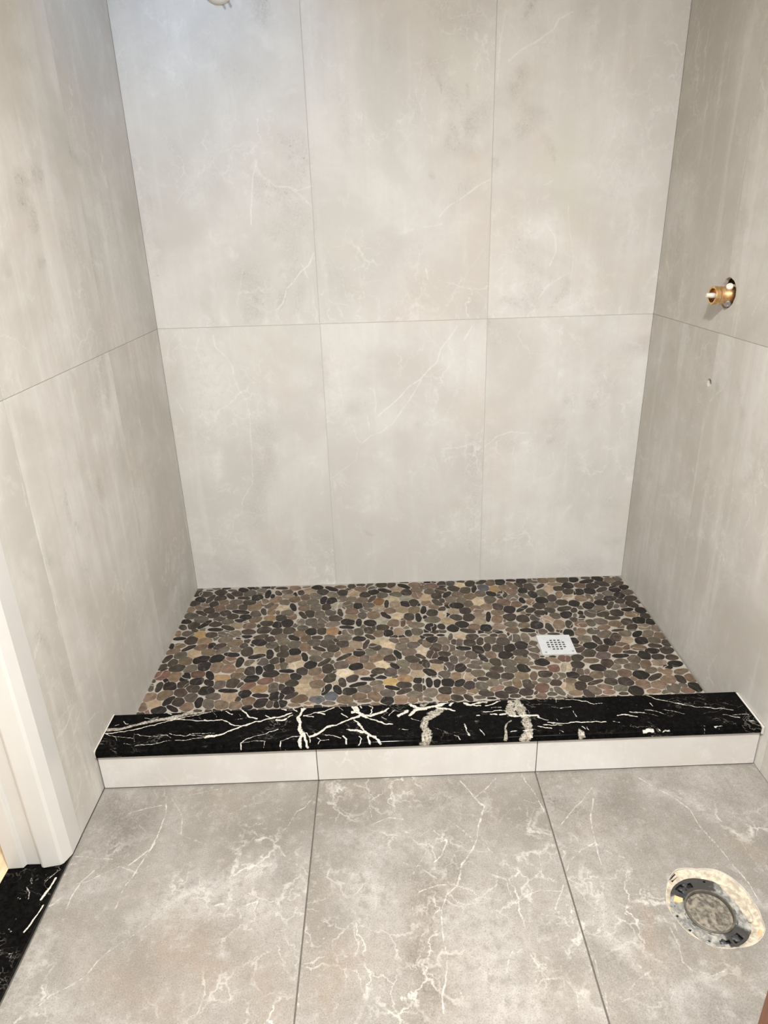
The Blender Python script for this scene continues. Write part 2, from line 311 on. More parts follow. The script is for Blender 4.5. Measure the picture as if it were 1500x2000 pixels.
# ------------------------------------------------------------ printed marks of the stone and soft dark smudges (s), as strokes on each surface (millimetres)
STROKES = {
'C': 'g 6.3 .8 8,65 44,60 78,46 118,34 154,27 188,16 233,2 281,-5;w 1.5 1 8,77 54,74 102,60 147,43 186,27 248,12 294,-1;w 2.1 1 185,25 216,30 254,38 302,38;w 1.2 .8 100,16 119,23 139,17;w 1.8 .8 156,0 171,7;w 1.5 .8 41,29 53,42 60,41;w 1.2 .7 22,44 33,41;w 0.7 .7 93,85 126,93 166,101;w 0.7 .7 8,78 43,91 96,100;w 0.7 .7 164,92 180,93 196,104;w 0.7 .5 88,78 104,122;w 0.9 .8 186,86 208,93 233,98 246,93 274,100 312,102;w 0.8 .8 106,131 151,126 181,118 231,116 316,102;w 0.6 .6 243,91 267,90 314,92;w 1.1 .6 72,121 95,125;w 1.1 .6 41,92 49,106;w 2.5 1 273,35 303,39 319,36 335,42 347,56 363,64 383,68;w 3.8 1 290,108 332,98 350,89 381,70 421,51 459,40 499,29 518,18;w 3.6 1 370,-4 385,14 399,28 421,39;w 2.2 .9 320,-5 346,18;w 2.6 .9 486,-4 500,7;w 2.2 .9 520,-2 531,15;w 0.7 .7 360,36 394,31;w 3.9 1 478,47 493,50 506,43;w 2.5 .9 443,26 459,36;w 5.9 1 553,-9 549,10 543,29 536,40 549,62 547,87 559,108 554,128 554,151;w 1.8 .9 544,-10 544,14;w 4.3 .9 560,108 570,133 578,152;w 1.7 .8 567,105 580,122 582,142;w 2.5 1 552,34 586,23 615,18 640,0;w 4.3 .9 592,23 616,29;w 2.5 .8 557,32 581,40;w 3.2 .8 522,30 512,38;w 1.3 .9 501,145 502,135 524,123 553,114;w 1.3 .9 396,152 394,137 404,122 435,108 468,97 486,86;w 0.8 .6 393,135 428,129 456,131;w 1.1 .8 458,129 455,146;w 4.5 1 580,120 604,107 625,87 653,74 681,61 698,49 710,48;w 1.3 .8 621,114 644,119 667,132;w 0.9 .8 600,125 612,135 604,145;w 1.2 .8 612,135 634,136;w 2.3 .8 669,123 681,135 679,145;w 2.7 1 677,99 697,100 711,105;w 1.5 .8 652,-1 665,16;w 2.5 .9 662,30 681,50;w 5.4 .9 700,0 706,19 692,27;w 2.8 1 698,62 710,77;w 0.9 .4 288,0 309,27;w 0.9 .4 365,15 373,26;w 4.6 1 681,61 698,51 718,41 744,45 768,33 797,16;w 6.5 1 691,0 700,18 712,35 733,51;w 2.9 .9 708,-10 716,8;w 1.6 .9 726,-6 750,8 743,39;w 2.4 1 733,51 759,63 782,77 804,85;w 3.4 1 700,62 719,88 736,118;w 4.3 1 682,99 708,102 736,118 756,131 770,151;w 3.2 .9 739,122 743,150;w 2.0 .8 714,125 721,137 714,150;w 1.4 .7 776,49 789,61;w 1.4 .7 797,46 812,25;w 5.4 .8 823,47 844,35 850,27;w 6.2 1 857,3 883,18 903,21;w 6.2 1 857,49 873,28 903,19 933,14 958,2 988,-5;w 4.0 1 933,18 961,27 984,35;w 5.5 .9 988,-5 975,12;g 6.3 .6 895,5 917,-7 940,-1;g 12.0 .65 940,32 918,53 899,73 893,98 901,115 893,150;w 1.0 .7 860,60 885,77;w 1.0 .6 818,104 849,108;w 6.6 .6 1017,5 1033,15 1050,5 1077,2;w 4.4 .6 1022,12 1060,17;w 2.6 .8 1077,18 1093,14 1125,-4;w 2.1 .8 1067,46 1093,45 1117,42;w 2.5 .7 1045,60 1052,60;w 2.4 .6 1006,96 1011,139;w 1.7 .6 1045,119 1053,140;w 1.3 .7 970,135 986,144;w 0.8 .4 920,104 941,117;w 0.9 .4 1036,81 1041,83;w 1.6 .9 1093,14 1113,-2 1141,-9 1188,-3 1221,-3 1273,2 1332,6 1359,16 1385,29 1408,29;g 10.5 .6 1152,-4 1145,17 1141,61;g 11.4 .65 1167,-4 1169,32 1172,59 1179,81 1180,110 1177,130 1163,153;w 4.2 1 1136,67 1170,69 1213,70 1214,78;w 2.7 .9 1161,127 1189,128;w 1.7 .8 1127,130 1144,128;w 1.9 .7 1155,150 1185,149;g 3.7 .4 1134,87 1117,102 1116,131 1110,153;w 2.1 .8 1214,80 1237,90;w 1.9 .9 1235,101 1276,106 1322,103 1395,105;w 1.4 .8 1222,109 1272,112;w 2.4 .7 1203,115 1241,123;w 2.5 .7 1086,56 1103,59;w 2.5 .7 1111,60 1130,58;w 1.3 .6 1090,30 1120,29;w 1.2 .6 1105,44 1129,44;w 2.3 .8 1435,80 1458,79 1486,90;w 1.1 .6 1471,69 1514,76;w 3.1 .5 1415,107 1431,110;w 1.0 .5 1455,121 1475,129;g 8.1 .4 1315,138 1316,153;w 2.0 .5 1323,122 1331,131;w 1.7 .5 1338,135 1336,123;w 1.6 .5 1319,54 1323,80;w 1.5 .5 1282,2 1280,16;w 0.9 .4 1254,35 1281,43 1317,40;w 1.4 .4 1264,85 1268,94;w 1.3 .4 1256,131 1267,139;w 0.7 .3 1410,50 1421,53;w 0.9 .3 1286,69 1300,79;w 0.9 .3 1364,95 1372,100;w 1.6 .8 1546,1 1576,21 1600,33 1639,47 1666,59 1702,65 1734,69 1753,73 1763,80;w 2.9 .7 1543,36 1547,48;w 0.9 .6 1520,64 1537,67 1556,78 1570,82;w 0.8 .5 1566,65 1597,73 1623,85;w 0.8 .4 1501,73 1546,90;w 1.4 .5 1473,71 1495,75;w 1.2 .7 1467,87 1482,89;w 1.4 .6 1723,93 1747,102 1766,109;w 0.9 .6 1754,97 1798,98;w 0.8 .6 1781,125 1801,125;w 0.6 .4 1776,69 1802,59;w 5.4 .7 1487,144 1501,141 1513,142;w 1.2 .7 1535,145 1555,144;w 1.5 .5 1520,138 1531,141;w 1.5 .7 1680,140 1701,140;w 0.6 .4 1651,145 1652,158;w 0.9 .4 1641,138 1656,139;w 1.6 .5 1700,47 1702,49;w 0.9 .5 1454,126 1472,130',
'T': 'w 4.1 1 -10,1365 -12,1390 -20,1420;w 2.7 1 -7,1436 -11,1458 -21,1498;w 1.7 .8 -69,1388 -56,1402 -50,1419;w 0.7 .6 -10,1342 -31,1376;w 1.6 .5 -68,1365 -62,1372;w 1.5 .6 -59,1492 -50,1497;w 0.6 .4 -58,1462 -49,1475;w 0.6 .4 -54,1538 -47,1541;w 1.1 .5 -31,1575 -25,1583;w 0.7 .4 -43,1549 -15,1545;w 0.9 .5 -79,1414 -68,1418;w 1.3 .5 -70,1368 -60,1379;w 0.7 .3 -14,1596 -1,1612;w 0.6 .4 -10,1488 -9,1500;w 0.5 .4 -23,1545 -22,1564',
'F': 'w 2.7 .8 190,1143 199,1193 198,1248 191,1286 152,1331;w 2.5 .7 199,1267 189,1299 176,1341 164,1381 162,1420 159,1447;w 1.6 .6 199,1121 246,1188 257,1243;w 1.9 .6 93,1172 139,1155 183,1146;w 1.7 .5 216,1121 288,1102 328,1095;w 1.9 .6 586,1133 567,1169 545,1182 528,1227 514,1246;w 1.5 .5 449,1257 427,1282 399,1306;w 1.8 .6 175,1551 164,1569 152,1595 128,1614 96,1632 79,1652;w 1.4 .5 252,1486 200,1528 175,1551;w 1.8 .7 21,1415 8,1431 -8,1438;w 1.6 .7 73,1343 53,1372 46,1416 47,1443;w 1.4 .6 4,1301 53,1306 104,1314;w 1.7 .6 45,1377 77,1367 132,1333 180,1353;w 1.4 .5 4,1352 7,1323 43,1321;w 3.1 .8 460,1446 483,1436 478,1463;w 2.6 .7 377,1446 406,1442;w 1.3 .5 538,1438 551,1465;w 1.5 .5 227,1222 267,1250 329,1279;w 1.2 .5 108,1183 163,1233;w 1.2 .4 147,1487 154,1480;l 52.9 .6 255,1465 324,1431 399,1384 485,1346;l 38.0 .5 343,1468 427,1450 486,1452;l 14.0 .5 443,1531 442,1550;l 18.4 .5 250,1673 294,1678;l 42.8 .35 31,1415 105,1373;l 46.5 .4 11,1582 25,1513;l 25.5 .35 108,1648 32,1626;d 62.5 .8 38,1129 125,1218 110,1270;d 41.5 .6 113,1147 180,1213;d 26.5 .5 22,1267 119,1296;d 15.6 .3 198,1523 280,1413 392,1349;d 34.8 .4 547,1200 531,1299 553,1400;b 60.0 .6 317,1546 358,1528 419,1594;b 47.6 .4 216,1588 347,1655;b 42.5 .4 509,1597 544,1681;d 48.0 .25 399,1501 521,1529;d 45.8 .3 360,1193 485,1278;w 2.8 .7 951,1387 943,1415 916,1436 906,1463 900,1503 901,1542 904,1579 899,1615 886,1656 887,1688;w 4.3 .6 1087,1089 1052,1127 1019,1156 1043,1186 1018,1240 1006,1286 991,1317 960,1359 950,1399;w 2.0 .8 986,1093 1005,1125 1019,1156;w 2.0 .7 1161,1077 1175,1124 1188,1170 1194,1220;w 1.9 .6 1149,1168 1175,1180;w 1.9 .6 737,1166 745,1216;w 2.8 .6 748,1230 787,1211 826,1219;w 1.5 .6 830,1260 867,1274 896,1249;w 2.3 .7 901,1256 931,1290 916,1327 894,1350;w 2.4 .6 937,1224 977,1259 991,1279;w 1.7 .6 1006,1286 1042,1331;w 1.9 .6 821,1348 841,1360 862,1358;w 1.3 .6 852,1429 899,1411 919,1412;w 1.4 .6 866,1367 900,1397;w 1.8 .6 1032,1390 1060,1403 1061,1425 1069,1463 1102,1443 1129,1433 1178,1437;w 1.5 .6 999,1445 1032,1454 1069,1463;w 1.5 .6 1190,1418 1167,1461 1157,1481;w 1.3 .5 959,1410 963,1454 959,1490;w 1.4 .5 1151,1335 1147,1377 1134,1422;w 1.6 .6 1044,1570 1031,1592 1021,1618;w 1.1 .6 1079,1576 1093,1612 1107,1630;w 1.1 .5 1052,1575 1073,1562;w 1.4 .5 1191,1462 1192,1493 1198,1523 1184,1556 1194,1584;w 1.2 .5 1121,1491 1153,1497 1187,1513;w 1.1 .5 1156,1592 1184,1556;w 1.3 .4 1061,1662 1087,1621;w 1.0 .5 1156,1656 1150,1692;w 1.0 .4 1092,1654 1088,1682;w 1.0 .5 921,1649 928,1666;w 1.5 .5 699,1434 709,1456;w 1.3 .4 876,1565 885,1614;w 1.2 .4 836,1460 847,1512;w 2.3 .5 840,1383 887,1301 953,1278;w 2.5 .5 1181,1299 1187,1361;w 1.2 .4 968,1525 984,1545 975,1573;w 1.2 .4 1010,1466 1016,1492;d 50.7 .7 860,1384 875,1462 866,1522;d 39.6 .7 861,1522 855,1609 845,1687;b 38.0 .5 872,1492 861,1587 849,1687;d 39.3 .6 940,1303 927,1375;d 23.7 .5 1025,1401 1047,1424;d 48.4 .5 900,1194 963,1138;d 14.6 .5 1105,1500 1138,1501;d 37.7 .35 631,1580 686,1486;b 43.3 .5 690,1582 672,1658;b 38.7 .35 856,1450 898,1419;l 52.9 .5 733,1368 773,1448;l 58.4 .35 668,1286 775,1297;l 53.9 .35 989,1545 993,1655 1053,1677;l 37.6 .4 979,1444 930,1494;d 30.1 .25 1107,1530 1143,1573;d 52.7 .3 632,1147 760,1130;w 2.6 .7 1479,1104 1508,1139 1545,1173 1569,1216 1574,1276 1593,1337 1600,1385 1613,1431 1614,1478;w 1.9 .5 1623,1213 1632,1254 1653,1293 1654,1366 1665,1409;w 2.1 .5 1529,1140 1564,1179 1623,1213;w 1.9 .6 1341,1132 1309,1169 1281,1194 1225,1253;w 1.9 .7 1334,1170 1307,1231 1296,1308 1294,1339 1292,1370;w 1.6 .6 1296,1308 1255,1329 1220,1359 1206,1384;w 1.9 .5 1296,1308 1324,1340 1357,1355;w 1.7 .4 1376,1155 1369,1228 1382,1283 1398,1325 1403,1374 1396,1432;w 1.7 .5 1225,1532 1254,1536 1273,1561 1284,1588 1299,1618 1312,1634;w 1.3 .5 1186,1537 1208,1579 1207,1624 1213,1655 1202,1701;w 1.5 .5 1362,1447 1382,1486 1392,1530 1392,1572 1388,1604 1406,1637;w 1.9 .5 1420,1628 1436,1634 1470,1623;w 1.2 .5 1257,1656 1290,1633 1317,1621;w 1.5 .4 1340,1659 1344,1665 1325,1688;w 1.1 .5 1233,1679 1247,1674 1276,1663;w 0.9 .4 1416,1685 1417,1722;w 1.1 .4 1306,1599 1314,1612;w 1.4 .4 1204,1132 1177,1179;w 1.2 .5 1239,1496 1227,1525;w 1.3 .5 1207,1409 1252,1431 1261,1459;w 1.1 .4 1233,1458 1272,1482;w 1.5 .5 1596,1091 1599,1126;w 1.1 .5 1618,1463 1635,1471;l 37.3 .5 1511,1133 1559,1189 1593,1217;l 23.9 .5 1240,1528 1275,1554;l 33.0 .35 1249,1439 1257,1496;l 27.5 .35 1340,1659 1412,1652;l 22.1 .4 1609,1439 1615,1482;d 41.9 .65 1248,1161 1278,1204;d 46.0 .4 1386,1150 1380,1244;d 18.1 .5 1233,1573 1246,1584;d 18.6 .5 1296,1335 1306,1326;d 25.2 .4 1398,1293 1389,1329;b 27.3 .5 1349,1500 1320,1586;b 28.5 .5 1642,1339 1666,1357;d 17.4 .4 1416,1696 1441,1708;d 23.3 .3 1393,1681 1405,1721;d 18.5 .4 1372,1459 1380,1455;d 21.9 .3 1540,1506 1529,1609;b 31.8 .3 1473,1591 1481,1639;d 47.9 .3 1603,1137 1722,1153',
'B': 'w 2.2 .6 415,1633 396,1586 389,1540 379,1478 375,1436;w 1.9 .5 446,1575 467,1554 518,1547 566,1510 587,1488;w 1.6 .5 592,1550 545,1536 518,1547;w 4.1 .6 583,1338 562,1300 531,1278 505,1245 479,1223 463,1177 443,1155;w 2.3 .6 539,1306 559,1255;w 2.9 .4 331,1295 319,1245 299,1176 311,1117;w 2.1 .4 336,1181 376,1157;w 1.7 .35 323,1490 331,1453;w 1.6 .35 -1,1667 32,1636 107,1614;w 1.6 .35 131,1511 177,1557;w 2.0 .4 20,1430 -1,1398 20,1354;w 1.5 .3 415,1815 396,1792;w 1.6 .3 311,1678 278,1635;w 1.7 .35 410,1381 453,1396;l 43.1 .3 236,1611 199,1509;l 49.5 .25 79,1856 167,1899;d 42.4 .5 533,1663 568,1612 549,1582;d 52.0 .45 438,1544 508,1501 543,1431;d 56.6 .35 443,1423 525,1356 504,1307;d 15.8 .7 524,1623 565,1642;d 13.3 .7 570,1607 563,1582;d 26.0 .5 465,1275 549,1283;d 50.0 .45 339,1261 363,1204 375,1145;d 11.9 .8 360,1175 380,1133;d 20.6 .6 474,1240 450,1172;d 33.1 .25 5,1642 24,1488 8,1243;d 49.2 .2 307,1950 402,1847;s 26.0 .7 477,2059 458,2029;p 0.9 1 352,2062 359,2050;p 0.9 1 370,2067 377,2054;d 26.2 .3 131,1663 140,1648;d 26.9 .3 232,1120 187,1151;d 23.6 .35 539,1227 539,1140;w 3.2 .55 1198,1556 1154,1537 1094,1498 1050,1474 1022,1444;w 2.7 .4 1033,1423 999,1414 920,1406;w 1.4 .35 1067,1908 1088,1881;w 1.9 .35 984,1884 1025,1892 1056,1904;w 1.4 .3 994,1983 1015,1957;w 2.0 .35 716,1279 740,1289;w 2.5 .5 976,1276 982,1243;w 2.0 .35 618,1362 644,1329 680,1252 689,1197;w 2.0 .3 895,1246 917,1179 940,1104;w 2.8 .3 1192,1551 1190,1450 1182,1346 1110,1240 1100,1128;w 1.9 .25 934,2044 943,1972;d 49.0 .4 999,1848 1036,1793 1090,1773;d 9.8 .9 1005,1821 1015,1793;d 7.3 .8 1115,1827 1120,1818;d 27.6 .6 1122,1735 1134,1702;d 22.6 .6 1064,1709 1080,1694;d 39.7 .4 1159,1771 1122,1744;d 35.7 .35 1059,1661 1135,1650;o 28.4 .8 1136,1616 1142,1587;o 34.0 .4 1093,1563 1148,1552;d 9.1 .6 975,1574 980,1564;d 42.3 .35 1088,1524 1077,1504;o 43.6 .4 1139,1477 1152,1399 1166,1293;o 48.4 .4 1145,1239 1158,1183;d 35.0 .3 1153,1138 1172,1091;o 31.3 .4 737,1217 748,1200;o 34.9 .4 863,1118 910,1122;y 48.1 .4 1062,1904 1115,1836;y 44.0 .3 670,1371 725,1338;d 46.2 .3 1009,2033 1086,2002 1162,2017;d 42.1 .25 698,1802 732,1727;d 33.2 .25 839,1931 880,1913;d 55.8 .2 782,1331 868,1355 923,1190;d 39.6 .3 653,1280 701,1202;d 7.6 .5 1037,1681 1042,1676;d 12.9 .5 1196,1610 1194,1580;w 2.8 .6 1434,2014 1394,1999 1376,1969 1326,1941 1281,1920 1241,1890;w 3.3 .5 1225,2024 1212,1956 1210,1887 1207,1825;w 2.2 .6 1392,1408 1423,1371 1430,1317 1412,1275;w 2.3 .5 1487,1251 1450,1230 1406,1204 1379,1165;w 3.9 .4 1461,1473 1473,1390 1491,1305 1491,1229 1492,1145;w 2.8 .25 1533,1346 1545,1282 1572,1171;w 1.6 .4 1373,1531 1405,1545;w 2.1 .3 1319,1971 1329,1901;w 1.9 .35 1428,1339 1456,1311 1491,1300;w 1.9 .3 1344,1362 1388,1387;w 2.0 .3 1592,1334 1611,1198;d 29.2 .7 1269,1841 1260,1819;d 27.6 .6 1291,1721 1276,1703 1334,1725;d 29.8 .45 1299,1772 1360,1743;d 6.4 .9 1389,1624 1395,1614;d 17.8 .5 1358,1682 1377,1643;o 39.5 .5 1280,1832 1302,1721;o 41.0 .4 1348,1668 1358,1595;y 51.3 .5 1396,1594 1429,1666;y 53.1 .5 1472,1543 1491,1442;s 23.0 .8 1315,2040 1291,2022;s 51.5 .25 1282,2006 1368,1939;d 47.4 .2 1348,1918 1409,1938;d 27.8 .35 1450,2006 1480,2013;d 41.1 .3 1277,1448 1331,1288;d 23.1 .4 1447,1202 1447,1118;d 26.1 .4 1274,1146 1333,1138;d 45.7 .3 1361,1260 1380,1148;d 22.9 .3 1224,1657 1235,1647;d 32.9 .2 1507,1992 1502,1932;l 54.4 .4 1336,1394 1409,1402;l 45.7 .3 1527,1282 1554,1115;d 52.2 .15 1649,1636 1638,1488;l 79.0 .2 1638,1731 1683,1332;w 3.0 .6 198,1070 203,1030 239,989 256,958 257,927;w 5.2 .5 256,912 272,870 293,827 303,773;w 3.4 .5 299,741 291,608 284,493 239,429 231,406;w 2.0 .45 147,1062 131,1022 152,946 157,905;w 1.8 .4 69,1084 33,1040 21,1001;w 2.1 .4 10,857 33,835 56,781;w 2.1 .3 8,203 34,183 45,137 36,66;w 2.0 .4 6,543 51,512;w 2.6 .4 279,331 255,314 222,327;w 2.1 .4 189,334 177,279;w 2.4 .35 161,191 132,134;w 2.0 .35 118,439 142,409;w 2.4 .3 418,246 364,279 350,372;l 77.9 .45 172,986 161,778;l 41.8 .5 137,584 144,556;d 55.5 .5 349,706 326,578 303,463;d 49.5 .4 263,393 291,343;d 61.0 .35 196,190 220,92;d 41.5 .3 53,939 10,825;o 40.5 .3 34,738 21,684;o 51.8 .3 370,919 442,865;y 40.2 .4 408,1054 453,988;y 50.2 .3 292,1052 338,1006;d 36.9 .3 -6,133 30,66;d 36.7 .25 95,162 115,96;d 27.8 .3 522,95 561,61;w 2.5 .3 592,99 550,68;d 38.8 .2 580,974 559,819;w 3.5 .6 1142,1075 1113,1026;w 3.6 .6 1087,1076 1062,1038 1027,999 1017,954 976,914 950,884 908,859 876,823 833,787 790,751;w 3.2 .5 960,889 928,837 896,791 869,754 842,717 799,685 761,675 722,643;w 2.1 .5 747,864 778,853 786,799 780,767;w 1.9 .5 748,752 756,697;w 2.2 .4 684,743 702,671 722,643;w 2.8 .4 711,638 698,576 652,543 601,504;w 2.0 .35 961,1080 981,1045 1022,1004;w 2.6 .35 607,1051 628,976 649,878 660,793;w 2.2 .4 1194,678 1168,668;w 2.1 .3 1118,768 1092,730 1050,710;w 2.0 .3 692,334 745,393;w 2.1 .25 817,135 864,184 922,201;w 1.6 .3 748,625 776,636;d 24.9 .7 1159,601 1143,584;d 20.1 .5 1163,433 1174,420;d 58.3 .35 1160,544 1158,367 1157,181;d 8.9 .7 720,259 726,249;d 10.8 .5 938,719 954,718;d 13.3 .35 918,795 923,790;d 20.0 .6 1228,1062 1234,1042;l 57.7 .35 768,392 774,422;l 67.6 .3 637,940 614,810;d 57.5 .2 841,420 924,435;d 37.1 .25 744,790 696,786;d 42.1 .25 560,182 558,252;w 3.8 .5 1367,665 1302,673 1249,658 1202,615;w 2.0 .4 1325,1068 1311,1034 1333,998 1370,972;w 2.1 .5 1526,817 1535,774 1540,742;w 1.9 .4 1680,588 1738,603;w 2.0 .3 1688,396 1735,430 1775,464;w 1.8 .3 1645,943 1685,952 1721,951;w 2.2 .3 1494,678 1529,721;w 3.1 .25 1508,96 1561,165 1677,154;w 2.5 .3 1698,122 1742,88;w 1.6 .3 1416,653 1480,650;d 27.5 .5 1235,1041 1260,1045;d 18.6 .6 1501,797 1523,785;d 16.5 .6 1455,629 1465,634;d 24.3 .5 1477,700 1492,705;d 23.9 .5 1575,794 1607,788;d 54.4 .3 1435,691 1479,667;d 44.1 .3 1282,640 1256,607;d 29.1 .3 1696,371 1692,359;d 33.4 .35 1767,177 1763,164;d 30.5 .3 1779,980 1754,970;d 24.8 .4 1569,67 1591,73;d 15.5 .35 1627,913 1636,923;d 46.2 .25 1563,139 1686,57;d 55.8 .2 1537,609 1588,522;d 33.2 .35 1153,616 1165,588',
'L': 'w 3.3 .35 757,1720 731,1675 708,1620;w 2.4 .3 502,1641 505,1583;w 2.5 .5 1050,1227 995,1213 968,1191 938,1172;w 3.5 .3 534,1391 517,1311 500,1227;w 3.2 .35 127,1401 253,1307 325,1239;w 2.6 .35 740,1358 779,1280 781,1182;w 2.6 .3 724,1501 622,1500;d 23.0 .7 824,1506 790,1516 802,1450;d 19.8 .6 820,1551 717,1559;d 20.7 .7 485,1623 458,1596;d 17.3 .6 803,1343 809,1352;d 12.3 .6 943,1338 942,1333;d 39.3 .4 651,1418 596,1403;d 45.4 .4 567,1064 622,988;d 30.3 .3 642,1776 664,1792;o 50.3 .4 534,1552 432,1537;o 31.3 .35 854,1463 893,1441;w 9.8 .3 504,1094 476,1016 472,920;w 1.6 .6 1105,966 1105,923 1114,860;w 1.8 .5 1096,822 1096,712 1094,633 1099,572 1104,510;w 2.6 .5 920,843 913,726 907,679;w 3.8 .4 907,679 901,547 891,459 877,350;w 3.1 .6 1034,223 1093,231;w 1.6 .5 1127,319 1180,305 1231,307;w 1.5 .5 1098,180 1105,134;w 2.8 .5 747,719 694,658;w 3.1 .4 1078,177 1061,168;d 16.9 .5 929,826 945,757;d 14.7 .6 926,719 914,704;d 17.0 .6 717,777 714,715;d 18.0 .5 1086,732 1080,696;d 18.3 .5 929,595 929,554;d 17.4 .5 1213,569 1174,522;d 14.0 .4 1206,731 1168,706;d 25.1 .4 1125,434 1113,365;d 28.6 .3 930,469 932,421;d 31.9 .3 1199,354 1195,328;o 25.5 .25 1130,369 1114,308;w 2.8 .5 792,1012 755,1046;w 3.7 .4 529,947 467,786 406,587;w 3.3 .4 229,749 194,583 155,402;d 14.2 .5 549,1022 550,971;d 13.5 .5 421,874 410,820;d 17.5 .4 753,818 754,728;d 16.5 .4 502,644 489,512;d 14.5 .3 775,913 776,856',
'R': 'w 4.5 .45 305,1566 288,1520 301,1446;w 4.3 .4 86,1568 71,1490 52,1464;w 4.3 .45 498,1249 472,1203;w 4.8 .4 315,1929 301,1855 300,1770 292,1669;w 4.4 .35 399,1924 394,1835 384,1755;w 5.3 .4 481,1636 481,1530 481,1418 499,1278;w 2.5 .5 702,1227 669,1197 652,1168;w 3.2 .35 136,1615 157,1588;w 3.9 .35 168,1665 163,1647;w 4.1 .35 231,1329 211,1312;w 3.0 .4 94,1957 78,1988;w 5.5 .35 65,1425 67,1285 66,1197;d 19.4 .4 386,1804 371,1766;d 18.4 .4 509,1657 496,1643;d 34.6 .4 121,1424 129,1315;d 43.3 .45 36,1195 43,1123;d 39.9 .4 138,1202 206,1122;d 29.2 .4 193,1328 231,1291;d 34.5 .35 373,1923 356,1891;d 26.6 .35 485,1823 477,1798;d 31.8 .3 254,1843 241,1758;d 29.6 .3 492,1441 535,1372;w 1.9 .5 596,1014 559,947 500,896;w 2.6 .35 214,1051 208,968;w 2.8 .35 158,858 132,681;w 2.4 .4 695,861 702,741 724,623;w 2.4 .3 483,699 496,527;w 1.9 .4 749,939 721,897;w 2.8 .5 205,363 206,234;d 13.3 .5 429,1045 456,987;d 12.9 .6 207,999 233,993;d 12.7 .5 525,955 548,944;d 21.9 .4 391,843 395,741;d 17.5 .4 642,965 686,917;d 22.9 .35 147,781 155,669;d 22.5 .35 580,698 580,597;d 21.2 .3 758,791 761,701;d 23.8 .35 399,486 429,345;d 17.8 .5 146,546 166,545;l 23.3 .3 743,801 742,725'}

def parse(key):
    out = []
    for s in STROKES.get(key, '').split(';'):
        if not s: continue
        p = s.split(); out.append((p[0], float(p[1]) / 1000, float(p[2]), np.array([[float(a) for a in q.split(',')] for q in p[3:]]) / 1000))
    return out

def vnoise(u, v, f, seed, octv=3):
    """cheap value noise on arrays, 0..1"""
    rng = np.random.RandomState(seed); res = np.zeros_like(u); amp = 1; tot = 0
    for o in range(octv):
        g = rng.rand(128, 128); x = u * f * 2 ** o + 37.1 * o; y = v * f * 2 ** o + 11.7 * o
        xi = np.floor(x).astype(int); yi = np.floor(y).astype(int); fx = x - xi; fy = y - yi
        fx = fx * fx * (3 - 2 * fx); fy = fy * fy * (3 - 2 * fy)
        a = g[xi % 128, yi % 128]; b = g[(xi + 1) % 128, yi % 128]; c = g[xi % 128, (yi + 1) % 128]; d = g[(xi + 1) % 128, (yi + 1) % 128]
        res += amp * ((a * (1 - fx) + b * fx) * (1 - fy) + (c * (1 - fx) + d * fx) * fy); tot += amp; amp *= .55
    return res / tot

def paint(key, u, v, wob=.006, wf=30, wmin=0, wfac=1.0, ifac=1.0):
    n1 = vnoise(u, v, wf, 3) - .5; n2 = vnoise(u, v, wf, 7) - .5
    n3 = vnoise(u, v, 9, 13) - .5; n4 = vnoise(u, v, 9, 17) - .5
    res = {}
    for kd, w_, I, P in parse(key):
        big = kd in 'ldobys'
        uu = u + (n1 * wob + n3 * .0) if not big else u + n3 * .09
        vv = v + (n2 * wob + n4 * .0) if not big else v + n4 * .09
        wd = w_ if big else max(w_ * (1.15 if kd == 'g' else 1), wmin / wfac)
        m = res.setdefault(kd, np.zeros_like(u))
        lo = P.min(0) - wd * 3 - .06; hi = P.max(0) + wd * 3 + .06
        idx = np.where((u > lo[0]) & (u < hi[0]) & (v > lo[1]) & (v < hi[1]))[0]
        if len(idx) == 0: continue
        x = uu[idx]; y = vv[idx]; best = np.full(len(idx), 9.0)
        for i in range(len(P) - 1):
            a = P[i]; d = P[i + 1] - a; L2 = max(d @ d, 1e-12)
            t = np.clip(((x - a[0]) * d[0] + (y - a[1]) * d[1]) / L2, 0, 1)
            best = np.minimum(best, np.hypot(x - a[0] - t * d[0], y - a[1] - t * d[1]))
        if big: val = np.exp(-(best / (wd * .95)) ** 2) * I
        else:
            ww = wd * wfac * (0.25 + 1.3 * vnoise(x, y, 40, 23)); val = np.clip(1.25 - best / ww, 0, 1) * I * ifac
        m[idx] = np.maximum(m[idx], val)
    return res

def spaced(a, b, step, must=(), fine=()):
    pts = list(np.linspace(a, b, max(2, int(round((b - a) / step)) + 1)))
    for f0, f1, fs in fine:
        f0 = max(a, f0); f1 = min(b, f1)
        if f1 <= f0: continue
        pts = [p for p in pts if not (f0 < p < f1)] + list(np.arange(f0, f1, fs))
    pts = sorted(set(round(p, 6) for p in pts)); out = [pts[0]]
    for p in pts[1:]:
        if p - out[-1] > 4e-4: out.append(p)
    out[-1] = b; return np.array(out)

